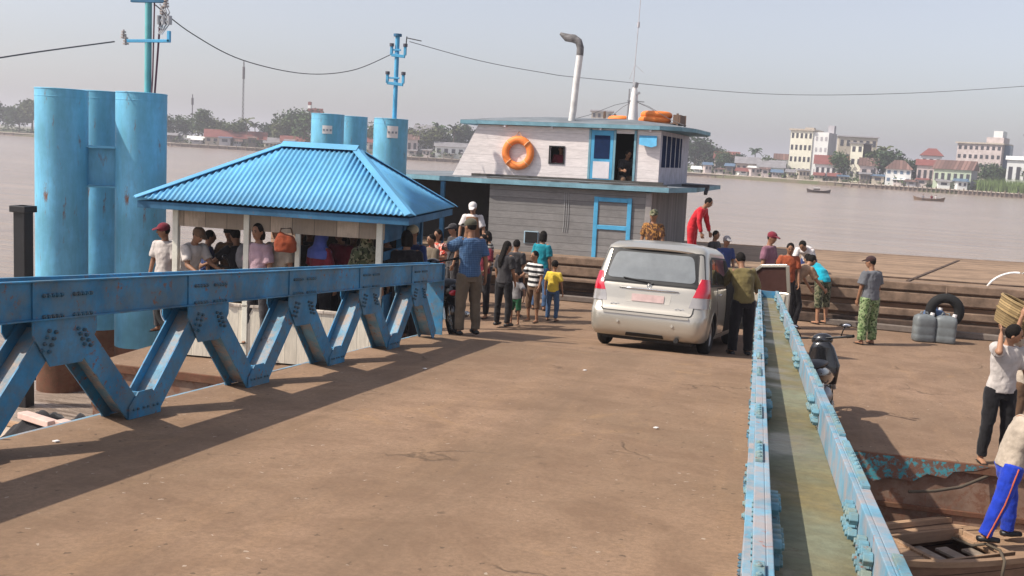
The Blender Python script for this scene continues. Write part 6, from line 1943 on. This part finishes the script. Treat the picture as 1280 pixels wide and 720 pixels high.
# behind the ferry and at the left
building(698, 734, 149, 14, M_wtan, 'long low tan building whose top shows above the ferry roof', floors=5, cols=6, name='tan_building', roofm=M_wtan, roof_h=.3, kindroof='flat')
building(736, 762, 138, 18, M_wtan, 'tan block rising above the ferry roof beside the exhaust stack', floors=6, cols=4, name='tan_block', roofm=M_wgrey, roof_h=.4, kindroof='flat', side=M_wgrey)
building(518, 541, 156, 8, M_wwhite, 'white house with a grey roof left of the palms behind the blue piles', roofm=M_rgrey, roof_h=2.2, depth=9, floors=2, cols=3)
building(508, 522, 168, 3, M_wpink, 'small pinkish shack beside the blue pile with the steel pole', roofm=M_rbrown, roof_h=1.6, depth=6, floors=1, cols=2)
building(544, 590, 178, 4, M_wwhite, 'low white riverside house below the palms left of the ferry', roofm=M_rgrey, roof_h=1.4, depth=7, floors=1, cols=5)
building(258, 332, 163, 5, M_wtan, 'long house with a dull red roof below the radio mast', roofm=M_rred, roof_h=2.6, depth=9, floors=1, cols=9)
building(236, 256, 170, 3, M_wwhite, 'small white house left of the long red roofed house', roofm=M_wwhite, roof_h=.8, depth=6, floors=1, cols=2)
building(208, 232, 168, 6, M_wtan, 'tan shack right of the tall pile cluster', roofm=M_rgrey, roof_h=1.6, depth=6, floors=1, cols=2)
building(336, 352, 172, 4, M_wpink, 'small house right of the long red roofed house', roofm=M_rgrey, roof_h=1.5, depth=6, floors=1, cols=2)
building(352, 386, 170, 5, M_wpink, 'riverside house with red roof beneath the tall trees left of the piles', roofm=M_rred, roof_h=1.8, depth=7, floors=1, cols=4)
building(460, 476, 172, 5, M_wpink, 'small house seen between the blue piles', roofm=M_rred, roof_h=1.6, depth=6, floors=1, cols=2)
# shacks and stalls standing along the river wall
rs = random.Random(5)
for part_, pxs in (('left of the ferry', [214, 246, 263, 281, 297, 315, 339, 362, 475, 515, 533, 561, 583]), ('right of the ferry', [872, 886, 899, 912, 930, 945, 957, 972, 990, 1006, 1024, 1043, 1056, 1082, 1098, 1124, 1140, 1153, 1181, 1204])):
    for i, px in enumerate(pxs):
        wdp = rs.uniform(8, 15)
        wm = rs.choice([M_wwhite, M_wgrey, M_wtan, M_wpink, M_wpink, M_kerb]); rm = rs.choice([M_rgrey, M_rbrown, M_rgrey, M_rred, M_winblue, M_wwhite])
        yb = 190 + .056 * (px - 640) + 3.9 * F / (bankZ(px) + 2)
        hh = rs.uniform(2.2, 4.2) * F / bankZ(px)
        building(px - wdp / 2, px + wdp / 2, yb - hh * .9 - 2, rs.uniform(.6, 3), wm, 'small riverside shack, %s of the row from the left %s' % (ORD[i], part_), 'shack', roofm=rm, roof_h=rs.uniform(.3, 1.0), depth=4, floors=1, cols=rs.choice([1, 2, 3]), rot=rs.uniform(-15, 15), name='riverside_shack')
# masts
def mast(px, ytop, back, label, r0=.35, red=False, name='radio_mast'):
    Z = bankZ(px) + back; p = G(px, Z, .5); h = D(px, ytop, Z).z - .5
    r_ = empty(name, p, 0, label, 'mast')
    mt = simple('mast_steel', (.10, .085, .09), .7)
    for a in range(3):
        an = a * 2.094; mb = MB()
        mb.tube([(r0 * math.cos(an), r0 * math.sin(an), 0), (r0 * .6 * math.cos(an), r0 * .6 * math.sin(an), h)], .07, 5); mb.build('leg', mt, r_)
    mb = MB(); k = 0; z = 0
    while z < h - 1:
        a1 = (k % 3) * 2.094; a2 = ((k + 1) % 3) * 2.094
        mb.tube([(r0 * .8 * math.cos(a1), r0 * .8 * math.sin(a1), z), (r0 * .8 * math.cos(a2), r0 * .8 * math.sin(a2), z + 1)], .04, 4); z += .5; k += 1
    mb.build('lattice', mt, r_)
    if red:
        for i in range(4): mb = MB(); mb.box(-.5, .5, -.4, .4, h - 4.5 + i * 1.1, h - 3.45 + i * 1.1); mb.build('painted_band', M_rred if i % 2 else M_wwhite, r_)
        mb = MB(); mb.box(.6, 4.8, -.2, .2, h - 4.0, h - 2.2); mb.build('sign_panel', M_rred, r_)
    else:
        mb = MB(); mb.tube([(0, 0, h * .78), (0, 0, h * .92)], .45, 8); mb.build('antenna_drum', mt, r_)
    return r_
mast(303, 76, 15, 'tall slim radio mast on the far bank under the sagging cable')
mast(240, 118, 30, 'short faint radio mast far behind the trees', .18)
mast(386, 127, 8, 'red and white banded mast with a red panel beside the blue piles', .25, True)
# river wall with piles along the bank, houses' landing fronts
M_wall = simple('river_wall', (.20, .15, .12), .9, vary=.4, scale=.8)
M_wallp2 = simple('river_wall_pale', (.42, .36, .30), .9, vary=.3, scale=.8)
for nm, p0, p1, lab in (('left', -200, 500, 'long timber river wall with posts along the left part of the far bank'), ('mid', 500, 1100, 'long timber river wall along the far bank either side of the ferry'), ('right', 1100, 1330, 'river wall along the far bank at the right')):
    r_ = empty('river_wall', BK(p0, 0, 0), 0, lab, 'river wall'); o_ = r_.location.copy()
    mbs = [MB(), MB(), MB()]
    px = p0
    while px < p1:
        q = min(px + 20, p1); a = BK(px, -.4, 0) - o_; c = BK(q, -.4, 0) - o_
        a.z = c.z = 0
        mbs[0].bar(a + V(0, 0, -.75), c + V(0, 0, -.75), .3, 1.1, hint=V(0, 1, 0))
        mbs[1].bar(a + V(0, 0, -.02), c + V(0, 0, -.02), 1.2, .22, hint=V(0, 1, 0))
        px = q
    mbs[0].build('wall', M_wall, r_); mbs[1].build('walkway', M_wallp2, r_)
    for i in range(60 if nm != 'right' else 40):
        px = p0 + (p1 - p0) * (i + .5) / (60 if nm != 'right' else 40); a = BK(px, -1.0, 0) - o_
        mb = MB(); mb.box(a.x - .12, a.x + .12, a.y - .12, a.y + .12, -1.3, .5 if i % 3 == 0 else .1); mb.build('post', M_wall, r_)
# shrubs and reeds
rnd = random.Random(11)
mb = MB()
for k in range(5200):
    px = rnd.uniform(-150, 1340)
    if 600 < px < 860: continue
    b_ = rnd.uniform(1.5, 12); q = BK(px, b_, 0)
    hh = .3 + b_ * .05 + abs(noise.noise((px * .05, b_ * .2, 0))) * 4.2 * rnd.random()
    leaf_quad(mb, Vector((q.x, q.y, hh)), rnd.uniform(.3, .65), rnd)
tag(mb.build('undergrowth', M_leaf[1]), 'low scrubby undergrowth between the houses along the far bank', 'undergrowth', kind='stuff')
M_reed = simple('reeds', (.13, .19, .05), .8, vary=.3, scale=.3, bumps=0)
mb = MB()
for k in range(3500):
    px = rnd.uniform(1222, 1330); b_ = rnd.uniform(0, 9); q = BK(px, b_, 0); h = rnd.uniform(1.5, 3.0) + b_ * .12
    a = rnd.uniform(0, 3.14); d = Vector((math.cos(a) * .12, math.sin(a) * .12, 0))
    mb.add([q - d, q + d, q + d * .2 + Vector((rnd.uniform(-.4, .4), rnd.uniform(-.4, .4), h))], [(0, 1, 2)])
tag(mb.build('reed_bed', M_reed), 'bright green reeds along the far bank near the right edge', 'reeds', kind='stuff')
# boats on the river
def far_boat(px, py, L, label, canopy=False, people=0):
    p = P(px, py, W_Z)
    r_ = empty('river_boat', (p.x, p.y, W_Z), math.atan2(-p.x, p.y) + R(4), label, 'boat')
    vs = []; fs = []; mb = MB()
    for i in range(13):
        t = i / 12; x = L * (t - .5); w_ = .55 * (1 - abs(2 * t - 1) ** 2.5); z = .40 + .35 * abs(2 * t - 1) ** 3
        vs += [(x, -w_, z), (x * .92, -w_ * .6, -.1), (x * .92, w_ * .6, -.1), (x, w_, z), (x * .98, w_ * .85, z - .12), (x * .98, -w_ * .85, z - .12)]
    for i in range(12):
        for k in range(6): fs.append((i * 6 + k, i * 6 + 6 + k, i * 6 + 6 + (k + 1) % 6, i * 6 + (k + 1) % 6))
    mb.add(vs, fs).build('hull', M_log if not canopy else simple('boat_dark', (.06, .045, .04), .8), r_)
    if canopy:
        mb = MB(); mb.sweep([(V(-L * .22, 0, .75), .5, .3), (V(L * .05, 0, .8), .52, .3)], hint=V(0, 1, 0), n=12); mb.build('canopy', simple('canopy_grey', (.3, .28, .27), .8), r_)
    return p, r_
p, _ = far_boat(1161, 251, 5.2, 'small dark river boat with passengers in midstream at the right')
for i, (dx, c) in enumerate(((-1.0, c_grey), (.4, c_dkred), (1.1, c_white))):
    person(('passenger in grey at the left end of the midstream boat', 'passenger in dark red in the middle of the midstream boat', 'passenger in white at the right end of the midstream boat')[i], (p.x + dx, p.y), 180, 1.5, W_Z + .05, c, c_dkgrey, vox=.03, face=False, hip=.32, legs=[((.2, 1, -.1), (0, .4, -1))] * 2)
far_boat(1023, 241, 4.4, 'tiny pale canoe crossing the river right of the ferry', True)
# grey roofed boat moored beyond the shelter, left of the ferry
q = G(545, 33, 0)
r_ = empty('moored_boat', (q.x, q.y, W_Z), R(10), 'dark roofed boat moored behind the left end of the ferry', 'boat')
mb = MB()
vs = []; fs = []
for i in range(13):
    t = i / 12; x = 9 * (t - .5); w_ = 1.5 * (1 - abs(2 * t - 1) ** 3 * .8)
    vs += [(x, -w_, 1.3), (x * .95, -w_ * .8, -.2), (x * .95, w_ * .8, -.2), (x, w_, 1.3)]
for i in range(12):
    for k in range(4): fs.append((i * 4 + k, i * 4 + 4 + k, i * 4 + 4 + (k + 1) % 4, i * 4 + (k + 1) % 4))
fs += [(0, 1, 2, 3), (51, 50, 49, 48)]
mb.add(vs, fs).build('hull', M_hullwood, r_)
mb = MB(); mb.box(-3.2, 3.2, -1.1, 1.1, 1.31, 3.2); mb.build('cabin', M_greyside, r_)
mb = MB(); mb.poly([(-3.6, -1.4, 3.2), (-3.6, 0, 3.62), (-3.6, 1.4, 3.2)], .02, (1, 0, 0)); mb = MB()
mb.add([(-3.6, -1.4, 3.2), (3.6, -1.4, 3.2), (3.6, 0, 3.6), (-3.6, 0, 3.6), (-3.6, 1.4, 3.2), (3.6, 1.4, 3.2)], [(0, 1, 2, 3), (3, 2, 5, 4), (0, 3, 4), (1, 5, 2), (0, 4, 5, 1)]); mb.build('roof', M_roofgrey, r_)

# ================================================================= HAZE
m = bpy.data.materials.new('haze_air'); m.use_nodes = True; n = m.node_tree; n.nodes.clear()
out = n.nodes.new('ShaderNodeOutputMaterial'); pv = n.nodes.new('ShaderNodeVolumePrincipled')
pv.inputs['Color'].default_value = (.95, .93, 1.0, 1); pv.inputs['Density'].default_value = HAZE; pv.inputs['Anisotropy'].default_value = .2
n.links.new(pv.outputs[0], out.inputs['Volume'])
mb = MB(); mb.box(-3100, 3100, -200, 3300, -2.5, 36)
tag(mb.build('haze', m), 'pale even haze over the river', 'haze', kind='stuff')
